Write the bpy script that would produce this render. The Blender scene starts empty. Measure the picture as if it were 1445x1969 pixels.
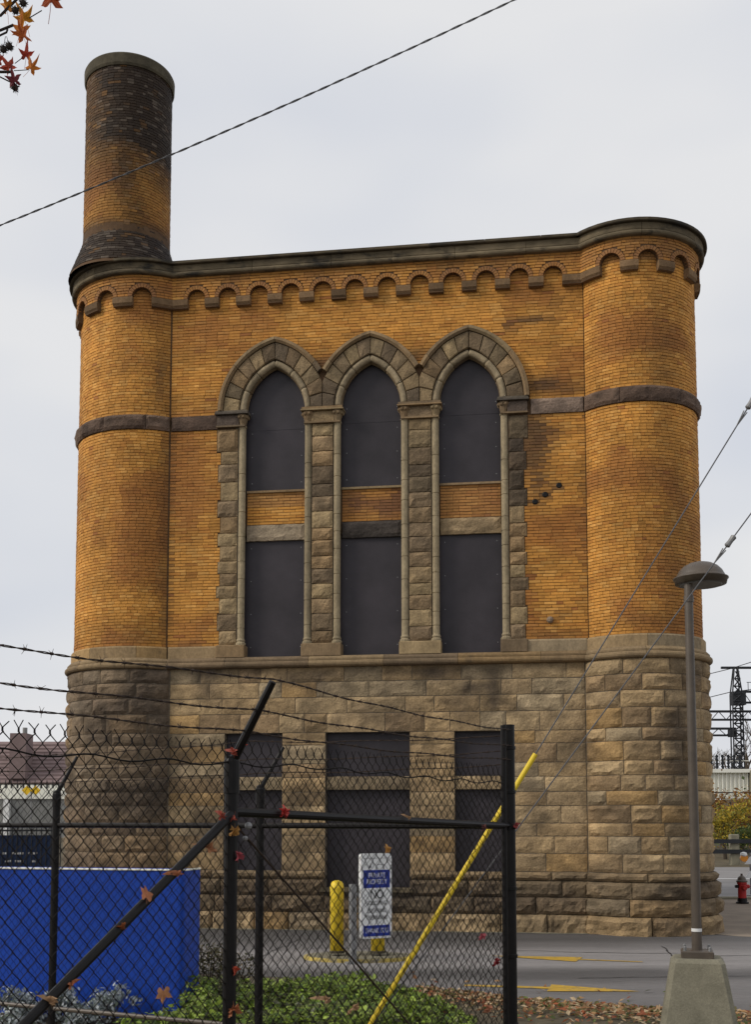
import bpy, math, random
import numpy as np
from mathutils import Vector, noise, Matrix
R_ = math.radians
random.seed(7)
rnd = random.uniform
S = bpy.context.scene
COL = S.collection

# ------------------------------------------------------------------ camera
FPX, CX, YC, TP, HC = 2200.0, 722.5, 1389.0, 0.0866, 1.7
PITCH = math.atan(TP)
cam_d = bpy.data.cameras.new('camera')
cam_d.sensor_fit = 'VERTICAL'; cam_d.sensor_height = 36.0
cam_d.lens = 36.0 * FPX / 1969.0
cam_d.shift_y = (YC - 984.5) / 1969.0
cam_d.clip_start = 0.05; cam_d.clip_end = 6000
cam = bpy.data.objects.new('camera', cam_d); COL.objects.link(cam)
cam.location = (0, 0, HC); cam.rotation_euler = (R_(90) + PITCH, 0, 0)
S.camera = cam

# ------------------------------------------------------------------ sky, sun, exposure
SUN_EL, SUN_AZ = 34.0, 72.0           # the weak sun stands behind the camera, well to the left
SUN_DIR = Vector((-math.sin(R_(SUN_AZ)) * math.cos(R_(SUN_EL)), -math.cos(R_(SUN_AZ)) * math.cos(R_(SUN_EL)), math.sin(R_(SUN_EL))))
W = bpy.data.worlds.new('World'); S.world = W; W.use_nodes = True
nt = W.node_tree; nt.nodes.clear()
o = nt.nodes.new('ShaderNodeOutputWorld'); bg = nt.nodes.new('ShaderNodeBackground')
sky = nt.nodes.new('ShaderNodeTexSky'); sky.sky_type = 'NISHITA'; sky.sun_disc = False
sky.sun_elevation = R_(SUN_EL); sky.sun_rotation = math.atan2(SUN_DIR.x, SUN_DIR.y); sky.air_density = 1.5; sky.dust_density = 3
tc = nt.nodes.new('ShaderNodeTexCoord'); mp = nt.nodes.new('ShaderNodeMapping'); mp.inputs['Scale'].default_value = (1.0, 1.0, 2.2)
mp.inputs['Location'].default_value = (3.1, 1.7, 0.3)
nz = nt.nodes.new('ShaderNodeTexNoise'); nz.inputs['Scale'].default_value = 2.3; nz.inputs['Detail'].default_value = 3; nz.inputs['Roughness'].default_value = 0.45
cr = nt.nodes.new('ShaderNodeValToRGB')
cr.color_ramp.elements[0].position = 0.36; cr.color_ramp.elements[0].color = (6.6, 6.9, 7.6, 1)
cr.color_ramp.elements[1].position = 0.60; cr.color_ramp.elements[1].color = (8.1, 8.12, 8.25, 1)
mx = nt.nodes.new('ShaderNodeMix'); mx.data_type = 'RGBA'; mx.inputs[0].default_value = 0.94
L = nt.links.new
L(tc.outputs['Generated'], mp.inputs['Vector']); L(mp.outputs['Vector'], nz.inputs['Vector']); L(nz.outputs['Fac'], cr.inputs['Fac'])
L(sky.outputs['Color'], mx.inputs[6]); L(cr.outputs['Color'], mx.inputs[7]); L(mx.outputs[2], bg.inputs['Color'])
bg.inputs['Strength'].default_value = 0.1; L(bg.outputs[0], o.inputs[0])
sun_d = bpy.data.lights.new('sun', 'SUN'); sun_d.energy = 2.1; sun_d.angle = R_(18); sun_d.color = (1.0, 0.93, 0.82)
sun = bpy.data.objects.new('sun', sun_d); COL.objects.link(sun)
sun.rotation_euler = (-SUN_DIR).to_track_quat('-Z', 'Y').to_euler()
S.view_settings.view_transform = 'Standard'; S.view_settings.look = 'None'
S.view_settings.exposure = 0.0; S.view_settings.gamma = 1.0; S.view_settings.use_curve_mapping = False

# ------------------------------------------------------------------ helpers
def ray(x, y):
    a = (x - CX) / FPX; b = -(y - YC) / FPX
    return Vector((a, math.cos(PITCH) - b * math.sin(PITCH), math.sin(PITCH) + b * math.cos(PITCH)))
def at(x, y, Y):
    d = ray(x, y); return d * (Y / d.y) + Vector((0, 0, HC))
def ground(x, y, z=0.0):
    d = ray(x, y); return d * ((z - HC) / d.z) + Vector((0, 0, HC))
def nz3(x, y, z, s=1.0): return noise.noise(Vector((x * s, y * s, z * s)))

def tag(o, label=None, cat=None, group=None, kind=None):
    if label: o['label'] = label
    if cat: o['category'] = cat
    if group: o['group'] = group
    if kind: o['kind'] = kind
    return o
def empty(name, loc=(0, 0, 0), rz=0.0, parent=None):
    e = bpy.data.objects.new(name, None); COL.objects.link(e); e.location = loc; e.rotation_euler = (0, 0, rz)
    e.empty_display_size = 0.1
    if parent: e.parent = parent
    return e
def make(name, V, F, mat, parent=None, tint=None, smooth=False, center=True):
    """one mesh object; tint is a colour, or one colour per vertex"""
    A = np.array([tuple(v) for v in V], dtype=float)
    c = np.zeros(3)
    if center and len(A): c = (A.min(0) + A.max(0)) / 2
    me = bpy.data.meshes.new(name)
    me.from_pydata((A - c).tolist(), [], F)
    if tint is not None:
        at_ = me.color_attributes.new('tint', 'FLOAT_COLOR', 'POINT')
        n = len(A)
        if isinstance(tint, tuple): arr = np.tile(np.array(tint + (1.0,)), (n, 1))
        else: arr = np.c_[np.array(tint, dtype=float), np.ones(n)]
        at_.data.foreach_set('color', arr.astype(np.float32).ravel())
    if smooth: me.polygons.foreach_set('use_smooth', [True] * len(me.polygons))
    me.materials.append(mat); me.update()
    ob = bpy.data.objects.new(name, me); COL.objects.link(ob); ob.location = c
    if parent: ob.parent = parent
    return ob
class MB:
    def __init__(s): s.V = []; s.F = []; s.T = []
    def add(s, V, F, t=(1, 1, 1)):
        n = len(s.V); s.V += [tuple(v) for v in V]; s.F += [tuple(i + n for i in f) for f in F]; s.T += [t] * len(V)
    def box(s, x0, x1, y0, y1, z0, z1, t=(1, 1, 1)):
        s.add([(x0,y0,z0),(x1,y0,z0),(x1,y1,z0),(x0,y1,z0),(x0,y0,z1),(x1,y0,z1),(x1,y1,z1),(x0,y1,z1)],
              [(0,3,2,1),(4,5,6,7),(0,1,5,4),(1,2,6,5),(2,3,7,6),(3,0,4,7)], t)
    def bbox(s, x0, x1, y0, y1, z0, z1, b, t=(1, 1, 1)):
        # box with chamfered vertical and top edges
        def ringz(ins, z): 
            i = b + ins
            return [(x0+i,y0+ins,z),(x1-i,y0+ins,z),(x1-ins,y0+i,z),(x1-ins,y1-i,z),(x1-i,y1-ins,z),(x0+i,y1-ins,z),(x0+ins,y1-i,z),(x0+ins,y0+i,z)]
        rs = [ringz(0, z0), ringz(0, z1 - b), ringz(b, z1)]
        V = sum(rs, []); F = [tuple(range(7, -1, -1)), tuple(range(16, 24))]
        for k in range(2):
            for i in range(8): F.append((k*8+i, k*8+(i+1)%8, (k+1)*8+(i+1)%8, (k+1)*8+i))
        s.add(V, F, t)
    def tube(s, pts, r, n=6, cap=True, t=(1, 1, 1)):
        pts = [Vector(p) for p in pts]; m = len(pts)
        rs = r if isinstance(r, (list, tuple)) else [r] * m
        V = []; F = []; ref = None
        for i in range(m):
            d = (pts[min(i+1, m-1)] - pts[max(i-1, 0)])
            if d.length < 1e-9: d = Vector((0, 0, 1))
            d.normalize()
            if ref is None:
                ref = Vector((0, 0, 1)) if abs(d.z) < 0.9 else Vector((1, 0, 0))
            a = ref - d * ref.dot(d)
            if a.length < 1e-6: a = d.orthogonal()
            a.normalize(); b = d.cross(a); ref = a
            for k in range(n):
                th = 2 * math.pi * k / n
                V.append(pts[i] + (a * math.cos(th) + b * math.sin(th)) * rs[i])
        for i in range(m - 1):
            for k in range(n): F.append((i*n+k, i*n+(k+1)%n, (i+1)*n+(k+1)%n, (i+1)*n+k))
        if cap: F.append(tuple(range(n-1, -1, -1))); F.append(tuple((m-1)*n + k for k in range(n)))
        s.add(V, F, t)
    def lathe(s, prof, c=(0, 0), n=24, t=(1, 1, 1), z0=0.0):
        V = []; F = []; m = len(prof)
        for (r, z) in prof:
            for k in range(n):
                a = 2 * math.pi * k / n; V.append((c[0] + r * math.cos(a), c[1] + r * math.sin(a), z0 + z))
        for i in range(m - 1):
            for k in range(n): F.append((i*n+k, i*n+(k+1)%n, (i+1)*n+(k+1)%n, (i+1)*n+k))
        F.append(tuple(range(n-1, -1, -1))); F.append(tuple((m-1)*n + k for k in range(n)))
        s.add(V, F, t)
    def ball(s, c, r, n=8, m=6, t=(1, 1, 1), sq=1.0):
        prof = [(r * math.sin(math.pi * i / m) + 1e-4, -r * sq * math.cos(math.pi * i / m)) for i in range(m + 1)]
        s.lathe([(a, b) for a, b in prof], (c[0], c[1]), n, t, c[2])
    def build(s, name, mat, parent=None, smooth=False, center=True):
        return make(name, s.V, s.F, mat, parent, s.T, smooth, center)

# ------------------------------------------------------------------ materials
def mat(name, base=(0.5, 0.5, 0.5), rough=0.85, tint=True, var=0.25, scale=6.0, bump=0.0, bscale=40.0, blot=None, blots=(1.5, 0.55), metal=0.0,
        translucent=0.0, spec=0.3, stretch=(1, 1, 1), fine=None):
    m = bpy.data.materials.new(name); m.use_nodes = True
    t = m.node_tree; N = t.nodes; P = N['Principled BSDF']; K = t.links.new
    P.inputs['Roughness'].default_value = rough; P.inputs['Metallic'].default_value = metal
    P.inputs['Specular IOR Level'].default_value = spec
    geo = N.new('ShaderNodeNewGeometry'); mapn = N.new('ShaderNodeMapping'); mapn.inputs['Scale'].default_value = stretch
    K(geo.outputs['Position'], mapn.inputs['Vector'])
    col = N.new('ShaderNodeRGB'); col.outputs[0].default_value = (*base, 1); cur = col.outputs[0]
    def mul(a, b):
        q = N.new('ShaderNodeMix'); q.data_type = 'RGBA'; q.blend_type = 'MULTIPLY'; q.inputs[0].default_value = 1
        K(a, q.inputs[6]); K(b, q.inputs[7]); return q.outputs[2]
    if tint:
        a = N.new('ShaderNodeVertexColor'); a.layer_name = 'tint'; cur = mul(cur, a.outputs['Color'])
    def nzn(sc, det=6, ro=0.6):
        n = N.new('ShaderNodeTexNoise'); n.inputs['Scale'].default_value = sc; n.inputs['Detail'].default_value = det; n.inputs['Roughness'].default_value = ro
        K(mapn.outputs['Vector'], n.inputs['Vector']); return n
    if var:
        n = nzn(scale); r = N.new('ShaderNodeValToRGB')
        r.color_ramp.elements[0].position = 0.28; r.color_ramp.elements[1].position = 0.72
        a, b = 1 - var, 1 + var
        r.color_ramp.elements[0].color = (a, a, a, 1); r.color_ramp.elements[1].color = (b, b, b, 1)
        K(n.outputs['Fac'], r.inputs['Fac']); cur = mul(cur, r.outputs['Color'])
    if fine:
        n = nzn(fine[0], 4, 0.7); r = N.new('ShaderNodeValToRGB')
        r.color_ramp.elements[0].position = 0.3; r.color_ramp.elements[1].position = 0.7
        a, b = 1 - fine[1], 1 + fine[1]
        r.color_ramp.elements[0].color = (a, a, a, 1); r.color_ramp.elements[1].color = (b, b, b, 1)
        K(n.outputs['Fac'], r.inputs['Fac']); cur = mul(cur, r.outputs['Color'])
    if blot:
        n = nzn(blots[0], 7, 0.65); r = N.new('ShaderNodeValToRGB')
        r.color_ramp.elements[0].position = blots[1]; r.color_ramp.elements[1].position = min(0.99, blots[1] + 0.15)
        r.color_ramp.elements[0].color = (0, 0, 0, 1); r.color_ramp.elements[1].color = (1, 1, 1, 1)
        K(n.outputs['Fac'], r.inputs['Fac'])
        q = N.new('ShaderNodeMix'); q.data_type = 'RGBA'; K(r.outputs['Color'], q.inputs[0]); K(cur, q.inputs[6]); q.inputs[7].default_value = (*blot, 1); cur = q.outputs[2]
    K(cur, P.inputs['Base Color'])
    if bump:
        n = nzn(bscale, 8, 0.65); bn = N.new('ShaderNodeBump'); bn.inputs['Strength'].default_value = bump; bn.inputs['Distance'].default_value = 0.02
        K(n.outputs['Fac'], bn.inputs['Height']); K(bn.outputs['Normal'], P.inputs['Normal'])
    if translucent:
        tr = N.new('ShaderNodeBsdfTranslucent'); K(cur, tr.inputs['Color']); ms = N.new('ShaderNodeMixShader'); ms.inputs[0].default_value = translucent
        K(P.outputs[0], ms.inputs[1]); K(tr.outputs[0], ms.inputs[2]); K(ms.outputs[0], N['Material Output'].inputs['Surface'])
    return m
M = {}
M['brick'] = mat('brick', (1, 1, 1), 0.8, var=0.16, scale=14, bump=0.25, bscale=90, fine=(60, 0.12))
M['mortar'] = mat('mortar', (0.10, 0.058, 0.030), 0.95, tint=False, var=0.3, scale=5)
M['stone'] = mat('sandstone', (1, 1, 1), 0.9, var=0.32, scale=4, bump=0.8, bscale=30, fine=(38, 0.28), blot=None)
M['smooth'] = mat('dressed_sandstone', (1, 1, 1), 0.9, var=0.26, scale=4, bump=0.3, bscale=40, fine=(30, 0.22), stretch=(1, 1, 0.6), blot=(0.07, 0.055, 0.04), blots=(2.6, 0.60))
M['joint'] = mat('stone_mortar', (0.16, 0.13, 0.095), 0.95, tint=False, var=0.3, scale=6)
M['cornice'] = mat('weathered_cornice', (0.112, 0.088, 0.054), 0.9, var=0.45, scale=3, bump=0.4, bscale=35, blot=(0.028, 0.025, 0.02), blots=(2.4, 0.50), stretch=(1, 1, 2))
M['board'] = mat('painted_board', (0.034, 0.029, 0.034), 0.5, tint=False, var=0.3, scale=1.6, bump=0.35, bscale=2.2, spec=0.3, fine=(70, 0.08))
M['concrete'] = mat('concrete', (0.20, 0.185, 0.135), 0.9, tint=False, var=0.25, scale=5, bump=0.3, bscale=70, blot=(0.13, 0.125, 0.085), blots=(5, 0.60), fine=(60, 0.15))
M['cap'] = mat('chimney_cap_concrete', (0.075, 0.064, 0.042), 0.95, tint=False, var=0.35, scale=7, bump=0.3, bscale=50)
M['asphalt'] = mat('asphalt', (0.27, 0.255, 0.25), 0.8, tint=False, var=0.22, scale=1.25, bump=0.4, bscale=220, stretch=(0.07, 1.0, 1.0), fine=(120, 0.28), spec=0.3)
def road_bands(m):  # tone rises and falls in bands along world Y
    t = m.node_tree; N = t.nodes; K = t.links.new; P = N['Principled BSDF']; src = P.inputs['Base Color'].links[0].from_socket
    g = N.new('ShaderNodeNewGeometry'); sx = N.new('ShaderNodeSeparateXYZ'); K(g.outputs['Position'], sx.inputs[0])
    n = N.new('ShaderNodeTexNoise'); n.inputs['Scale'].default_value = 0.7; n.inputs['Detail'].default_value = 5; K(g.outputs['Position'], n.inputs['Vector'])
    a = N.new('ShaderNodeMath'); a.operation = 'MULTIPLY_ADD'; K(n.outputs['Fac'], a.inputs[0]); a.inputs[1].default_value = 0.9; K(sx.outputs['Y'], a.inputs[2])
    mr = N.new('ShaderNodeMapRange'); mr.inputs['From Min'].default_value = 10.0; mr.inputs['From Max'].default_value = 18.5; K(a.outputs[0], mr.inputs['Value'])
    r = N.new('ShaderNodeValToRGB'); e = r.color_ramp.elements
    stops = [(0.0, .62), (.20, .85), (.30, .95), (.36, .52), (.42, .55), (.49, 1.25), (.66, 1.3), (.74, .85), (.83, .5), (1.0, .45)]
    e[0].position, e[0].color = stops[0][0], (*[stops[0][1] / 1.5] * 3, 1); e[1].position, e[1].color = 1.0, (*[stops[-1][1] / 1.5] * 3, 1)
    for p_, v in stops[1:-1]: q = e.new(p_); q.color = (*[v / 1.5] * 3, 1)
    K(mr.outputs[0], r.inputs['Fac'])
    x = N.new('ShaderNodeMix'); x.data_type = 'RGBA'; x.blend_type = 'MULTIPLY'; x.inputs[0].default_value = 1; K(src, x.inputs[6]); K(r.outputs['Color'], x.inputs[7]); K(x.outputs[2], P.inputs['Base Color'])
road_bands(M['asphalt'])
M['street'] = mat('street_asphalt', (0.20, 0.19, 0.185), 0.85, tint=False, var=0.2, scale=0.6)
M['pavement'] = mat('pavement_concrete', (0.23, 0.185, 0.14), 0.9, tint=False, var=0.25, scale=1.3, bump=0.2, bscale=60, blot=(0.10, 0.08, 0.06), blots=(3.0, 0.66))
M['soil'] = mat('soil', (0.085, 0.07, 0.045), 0.95, tint=False, var=0.5, scale=3, bump=0.6, bscale=20)
M['yellow'] = mat('yellow_paint', (0.78, 0.50, 0.02), 0.5, tint=False, var=0.10, scale=8, blot=(0.40, 0.27, 0.04), blots=(14, 0.66))
M['guard'] = mat('yellow_plastic', (0.72, 0.52, 0.035), 0.4, tint=False, var=0.10, scale=7, blot=(0.38, 0.26, 0.04), blots=(10, 0.64))
M['kerbpaint'] = mat('worn_kerb_paint', (0.48, 0.37, 0.10), 0.8, tint=False, var=0.2, scale=6, blot=(0.20, 0.18, 0.14), blots=(7, 0.5))
M['marking'] = mat('road_marking_paint', (0.46, 0.29, 0.04), 0.7, tint=False, var=0.2, scale=10, blot=(0.15, 0.135, 0.11), blots=(11, 0.53))
M['black'] = mat('black_coated_steel', (0.006, 0.005, 0.005), 0.45, tint=False, var=0.4, scale=20, spec=0.22)
M['wire'] = mat('black_coated_wire', (0.009, 0.007, 0.006), 0.65, tint=False, var=0.4, scale=10, spec=0.15)
M['barb'] = mat('rusty_barbed_wire', (0.035, 0.022, 0.015), 0.8, tint=False, var=0.4, scale=30)
M['galv'] = mat('galvanised_steel', (0.22, 0.22, 0.22), 0.55, tint=False, var=0.2, scale=20, metal=0.3)
M['blue'] = mat('blue_paint', (0.006, 0.052, 0.37), 0.5, tint=False, var=0.10, scale=1.2, spec=0.3, bump=0.03, bscale=6)
M['white'] = mat('white_paint', (0.72, 0.72, 0.71), 0.5, tint=False, var=0.07, scale=6)
M['signblue'] = mat('sign_blue', (0.015, 0.035, 0.27), 0.5, tint=False, var=0.05)
M['ink'] = mat('sign_ink', (0.02, 0.02, 0.022), 0.6, tint=False, var=0)
M['lamp'] = mat('bronze_lamp_paint', (0.080, 0.062, 0.046), 0.45, tint=False, var=0.2, scale=8, spec=0.5)
M['leaf'] = mat('autumn_leaf', (1, 1, 1), 0.6, var=0.25, scale=45, translucent=0.35)
M['green'] = mat('ivy_leaf', (1, 1, 1), 0.4, var=0.25, scale=20, translucent=0.2, spec=0.4)
M['twig'] = mat('twig_bark', (0.035, 0.028, 0.024), 0.9, tint=False, var=0.3, scale=30)
M['bark'] = mat('bark', (0.07, 0.055, 0.04), 0.95, tint=False, var=0.4, scale=6, bump=0.4, bscale=20)
M['cable'] = mat('cable', (0.10, 0.10, 0.105), 0.6, tint=False, var=0.2, scale=20)
M['steel'] = mat('dark_structural_steel', (0.022, 0.024, 0.028), 0.7, tint=False, var=0.3, scale=2)
M['girder'] = mat('pale_girder_paint', (0.80, 0.79, 0.70), 0.7, tint=False, var=0.10, scale=0.6, blot=(0.40, 0.36, 0.28), blots=(0.5, 0.62))
M['roof'] = mat('brown_metal_roof', (0.20, 0.145, 0.14), 0.8, tint=False, var=0.15, scale=1)
M['greywall'] = mat('grey_render', (0.22, 0.22, 0.21), 0.9, tint=False, var=0.25, scale=0.3)
M['navy'] = mat('navy_banner', (0.012, 0.03, 0.085), 0.6, tint=False, var=0.2, scale=2)
M['red'] = mat('red_paint', (0.36, 0.02, 0.02), 0.5, tint=False, var=0.15, scale=8)
M['redboard'] = mat('red_reflective', (0.55, 0.06, 0.04), 0.5, tint=False, var=0.05)
M['amber'] = mat('amber_lens', (0.75, 0.28, 0.03), 0.3, tint=False, var=0.1)
M['grass'] = mat('verge_grass', (0.085, 0.066, 0.036), 0.95, tint=False, var=0.5, scale=1.5, bump=0.5, bscale=15)

# ------------------------------------------------------------------ ground, road, pavement
def sheet(name, pts, z, m, kind='structure'):
    return tag(make(name, [(p[0], p[1], z) for p in pts], [tuple(range(len(pts)))], m, center=False), kind=kind)
sheet('ground', [(-900, -60), (900, -60), (900, 1500), (-900, 1500)], 0.0, M['grass'])
edge = [(-30, 13.4), (-6, 13.3), (-2.0, 13.0), (-0.4, 12.5), (0.6, 11.7), (1.37, 11.1), (2.0, 10.75), (2.6, 10.45), (3.6, 10.15), (6, 9.8), (30, 9.4)]
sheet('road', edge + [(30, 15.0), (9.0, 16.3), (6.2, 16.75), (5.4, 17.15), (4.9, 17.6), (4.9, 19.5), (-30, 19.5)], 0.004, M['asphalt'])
sheet('planting_bed', [(-30, 2.0), (30, 2.0)] + [(x, y - 0.03) for x, y in edge[::-1]], 0.004, M['soil'])
sheet('pavement', [(4.9, 17.7), (5.4, 17.15), (6.2, 16.75), (9.0, 16.3), (30, 15.0), (30, 25.2), (4.9, 25.2)], 0.006, M['pavement'])
b = MB(); b.bbox(4.9, 40, 25.2, 25.4, -0.05, 0.06, 0.02); tag(b.build('kerb', M['concrete']), kind='structure')
sheet('street', [(-60, 25.4), (60, 25.4), (60, 43), (-60, 43)], 0.004, M['street'])
sheet('street_marking', [(2, 34.2), (60, 34.2), (60, 34.4), (2, 34.4)], 0.009, M['white'])

# ------------------------------------------------------------------ the building
TH = R_(8); D0 = 18.2
BLD = tag(empty('pump_house', (0, D0, 0), -TH),
          'tall orange brick pump house with two round corner towers, chimney and boarded pointed windows', 'building')
BLD_M = Matrix.Translation((0, D0, 0)) @ Matrix.Rotation(-TH, 4, 'Z')
class Flat:
    def __init__(s, w0=0.0): s.w0 = w0
    def __call__(s, a, z, w): return (a, -(w + s.w0), z)
class Cyl:
    def __init__(s, uc, R, w0=0.0, fn=None, yc=0.0): s.uc = uc; s.R = R; s.w0 = w0; s.fn = fn; s.yc = yc
    def __call__(s, a, z, w):
        ph = a / s.R; r = s.R + s.w0 + w + (s.fn(z) if s.fn else 0)
        return (s.uc + r * math.sin(ph), s.yc - r * math.cos(ph), z)
WL, WR = -3.47, 3.37
RL, UL, YL = 1.19, -4.197, 0.95      # the corner towers stand back: their centres lie behind the wall face
RR, UR, YR = 1.04, 4.16, 0.68
flat = Flat(); cylL = Cyl(UL, RL, yc=YL); cylR = Cyl(UR, RR, yc=YR)
LA, LB = -R_(130) * RL, R_(36.3) * RL
RA, RB = -R_(48.6) * RR, R_(140) * RR

def blob(a, z, a0, z0, ra, rz):
    q = ((a - a0) / ra) ** 2 + ((z - z0) / rz) ** 2
    return math.exp(-q)
WALL_STAINS = [(2.55, 7.75, .26, .55, 1.25), (2.55, 8.15, .2, .12, 1.0), (2.62, 7.1, .14, .40, .8), (2.85, 7.9, .22, .12, .5), (2.55, 9.78, .38, .06, 1.1), (2.2, 9.70, .12, .14, .7), (2.75, 8.66, .45, .16, .95), (3.1, 8.58, .3, .08, .8),
               (-0.88, 9.25, .18, .13, .8), (0.73, 9.3, .16, .13, .8), (-0.35, 9.72, .12, .04, .6), (-2.7, 8.55, .12, .25, .35), (-3.43, 6.5, .05, 2.2, .5), (3.33, 6.6, .04, 2.0, .55),
               (2.9, 4.62, .5, .10, .6), (-3.0, 4.6, .5, .06, .4), (1.2, 10.75, .35, .12, .55), (-2.4, 10.75, .2, .18, .5), (2.0, 10.70, .4, .14, .4), (-0.9, 10.72, .25, .1, .4), (3.35, 8.0, .04, 1.0, .6), (3.0, 10.0, .3, .2, .25),
               (2.95, 7.02, .10, .07, 1.2), (2.74, 6.88, .11, .07, 1.1), (2.58, 6.76, .09, .07, 1.0), (2.95, 4.95, .12, .1, .7)]
def brick_col(a, z, host):
    n1 = noise.fractal(Vector((a * 0.75 + host * 9.1, z * 0.75, host * 3.3)), 1.0, 2.0, 4)
    n2 = noise.fractal(Vector((a * 2.6, z * 1.1 + 5, host * 7.7)), 1.0, 2.0, 3)
    r = random.random()
    c = Vector((0.50, 0.232, 0.046))
    if r < 0.16: c = Vector((0.54, 0.272, 0.066))
    elif r < 0.28: c = Vector((0.43, 0.185, 0.036))
    elif r < 0.285: c = Vector((0.33, 0.13, 0.034))
    n3 = noise.fractal(Vector((a * 5.0, z * 0.9, host * 2.2 + 4)), 1.0, 2.0, 3)
    k = 1.0 + 0.24 * n1 + 0.14 * n2 + 0.18 * n3 + rnd(-0.10, 0.10) + 0.07 * math.sin(int(z / .0498) * 12.9898 + host)
    c = c * max(0.45, k)
    if n1 < -0.1: c = c.lerp(Vector((0.30, 0.11, 0.03)), min(0.55, (-n1 - 0.1) * 1.6))
    if host < 3 and z > 10.5: c = c.lerp(Vector((0.27, 0.12, 0.04)), min(.6, max(0, .32 + .5 * n1 + .4 * n3)))
    st = 0.0
    if host == 0:
        for (a0, z0, ra, rz, s) in WALL_STAINS: st = max(st, s * blob(a, z, a0, z0, ra, rz))
    elif host == 1:
        st = max(0.55 * blob(a, z, RL * R_(34), 6.6, .10, 2.6), .5 * blob(a, z, RL * R_(29), 9.0, .16, .7), .35 * blob(a, z, 0.0, 10.6, 1.0, .1), .3 * blob(a, z, .3, 4.7, .8, .25))
    elif host == 2:
        st = max(0.35 * blob(a, z, .38, 9.0, .28, 2.2), .5 * blob(a, z, .5, 8.65, .35, .16), .45 * blob(a, z, .3, 10.6, .6, .25), .35 * blob(a, z, 0.6, 6.0, .4, 1.5), .3 * blob(a, z, .3, 4.75, 1.0, .2), .4 * blob(a, z, -.90, 6.3, .05, 2.4))
    elif host == 3:
        sn = math.sin(a / RCH)  # soot thinned to the left, where the lit side is painted in
        st = min(1.0, max(0, (z - 12.15) / 1.25)) ** 1.1 * (0.92 + .22 * sn) + 0.10 * n1
        st = max(st, 0.85 * blob(a, z, 0.20, 12.9, .30, 1.0), 0.6 * blob(a, z, .40, 12.0, .30, .8))
        if z < 11.76: st = 1.05
        elif z < 12.05: st = max(st, 0.9 * (12.05 - z) / 0.29)
        if st > 0.5 and random.random() < 0.07: st -= 0.22
        c = c * 0.74
    st *= (0.9 + 0.5 * n2 + rnd(-.10, .10)) if host < 3 else (1 + .12 * n2 + rnd(-.05, .05)); st = min(0.96 if host == 3 else 0.8, max(0, st))
    soot = Vector((0.013, 0.0105, 0.0095)) if host == 3 else Vector((0.050, 0.032, 0.022))
    if host == 3 and random.random() < 0.16 and st > .5: soot = Vector((0.065, 0.054, 0.044)) * rnd(.6, 1.3)
    c = c.lerp(soot, st)
    return (c.x, c.y, c.z)

BRICKS = []   # (host, verts, tint)
def add_brick(host, mp_, a0, a1, z0, z1, w, col, back=0.02):
    d = [rnd(-.0022, .0022) for _ in range(4)]; o_ = rnd(-0.003, 0.003)
    jz = rnd(-.0012, .0012)
    V = [mp_(a0, z0+jz, w+o_+d[0]), mp_(a1, z0+jz, w+o_+d[1]), mp_(a1, z1+jz, w+o_+d[2]), mp_(a0, z1+jz, w+o_+d[3]),
         mp_(a0, z0+jz, w-back), mp_(a1, z0+jz, w-back), mp_(a1, z1+jz, w-back), mp_(a0, z1+jz, w-back)]
    BRICKS.append((host, V, col))
BF = [(0, 1, 2, 3), (4, 0, 3, 7), (1, 5, 6, 2), (3, 2, 6, 7), (4, 5, 1, 0)]
def lay(host, mp_, rows, w, Lb, jt=0.0072, short=0.45, chost=None, curved=False):
    """rows: list of (z0, z1, [(a0,a1)...])"""
    for k, (z0, z1, iv) in enumerate(rows):
        for (a0, a1) in iv:
            if a1 - a0 < 0.03: continue
            a = a0; first = True
            ph = (Lb * 0.5 if k % 2 else Lb)
            ph *= rnd(0.92, 1.08)
            while a < a1 - 0.004:
                l = (ph if first else Lb * (0.5 if random.random() < short * 0.3 else 1.0) * rnd(0.96, 1.05))
                first = False
                e = min(a + l, a1)
                if a1 - e < 0.035: e = a1
                if e - a > 0.02:
                    am, zm = (a + e) / 2, (z0 + z1) / 2
                    add_brick(host, mp_, a + jt * .32, e - jt * .32, z0 + jt * .58, z1 - jt * .58, w, brick_col(am, zm, host if chost is None else chost))
                a = e
def rows_between(z0, z1, ivf, c=0.0498):
    n = max(1, round((z1 - z0) / c)); h = (z1 - z0) / n
    return [(z0 + i * h, z0 + (i + 1) * h, ivf(z0 + (i + .5) * h, h)) for i in range(n)]

# levels
Z_TOR, Z_BR, Z_B0, Z_B1, Z_CB, Z_CT, Z_CO, Z_TOP = 4.18, 4.56, 8.20, 8.45, 10.30, 10.455, 10.825, 11.08
WINX = (-1.68, -0.08, 1.535); HW = 0.495; SPR = 8.49; ARC_C = 0.30
# jamb stones (toothed quoins)
JH = []; z = 4.57
while z < 8.18:
    h = rnd(0.20, 0.32); h = min(h, 8.2 - z)
    if 8.2 - (z + h) < 0.15: h = 8.2 - z
    JH.append((z, z + h, (0.06 if len(JH) % 2 else 0.0) * rnd(.5, 1.3))); z += h
def tooth(zz):
    for a, b_, t in JH:
        if a <= zz < b_: return t
    return 0
JL, JR = -2.60, 2.40
def hood_half(zz, r=1.27):
    d = r * r - (zz - SPR) ** 2
    return math.sqrt(d) - ARC_C if d > 0 else -1
def wall_iv(zz, h):
    if zz < Z_B0: return [(WL, JL - tooth(zz)), (JR + tooth(zz), WR)]
    cuts = []
    for xc in WINX:
        q = hood_half(zz if zz > SPR else SPR)
        if q > 0: cuts.append((xc - q, xc + q))
    iv = []; a = WL
    for c0, c1 in sorted(cuts):
        if c0 > a: iv.append((a, c0))
        a = max(a, c1)
    iv.append((a, WR)); return iv
lay(0, flat, rows_between(Z_BR, Z_B0, wall_iv), 0, 0.195)
lay(0, flat, rows_between(Z_B1, Z_CT + 0.18, wall_iv), 0, 0.195)
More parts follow.
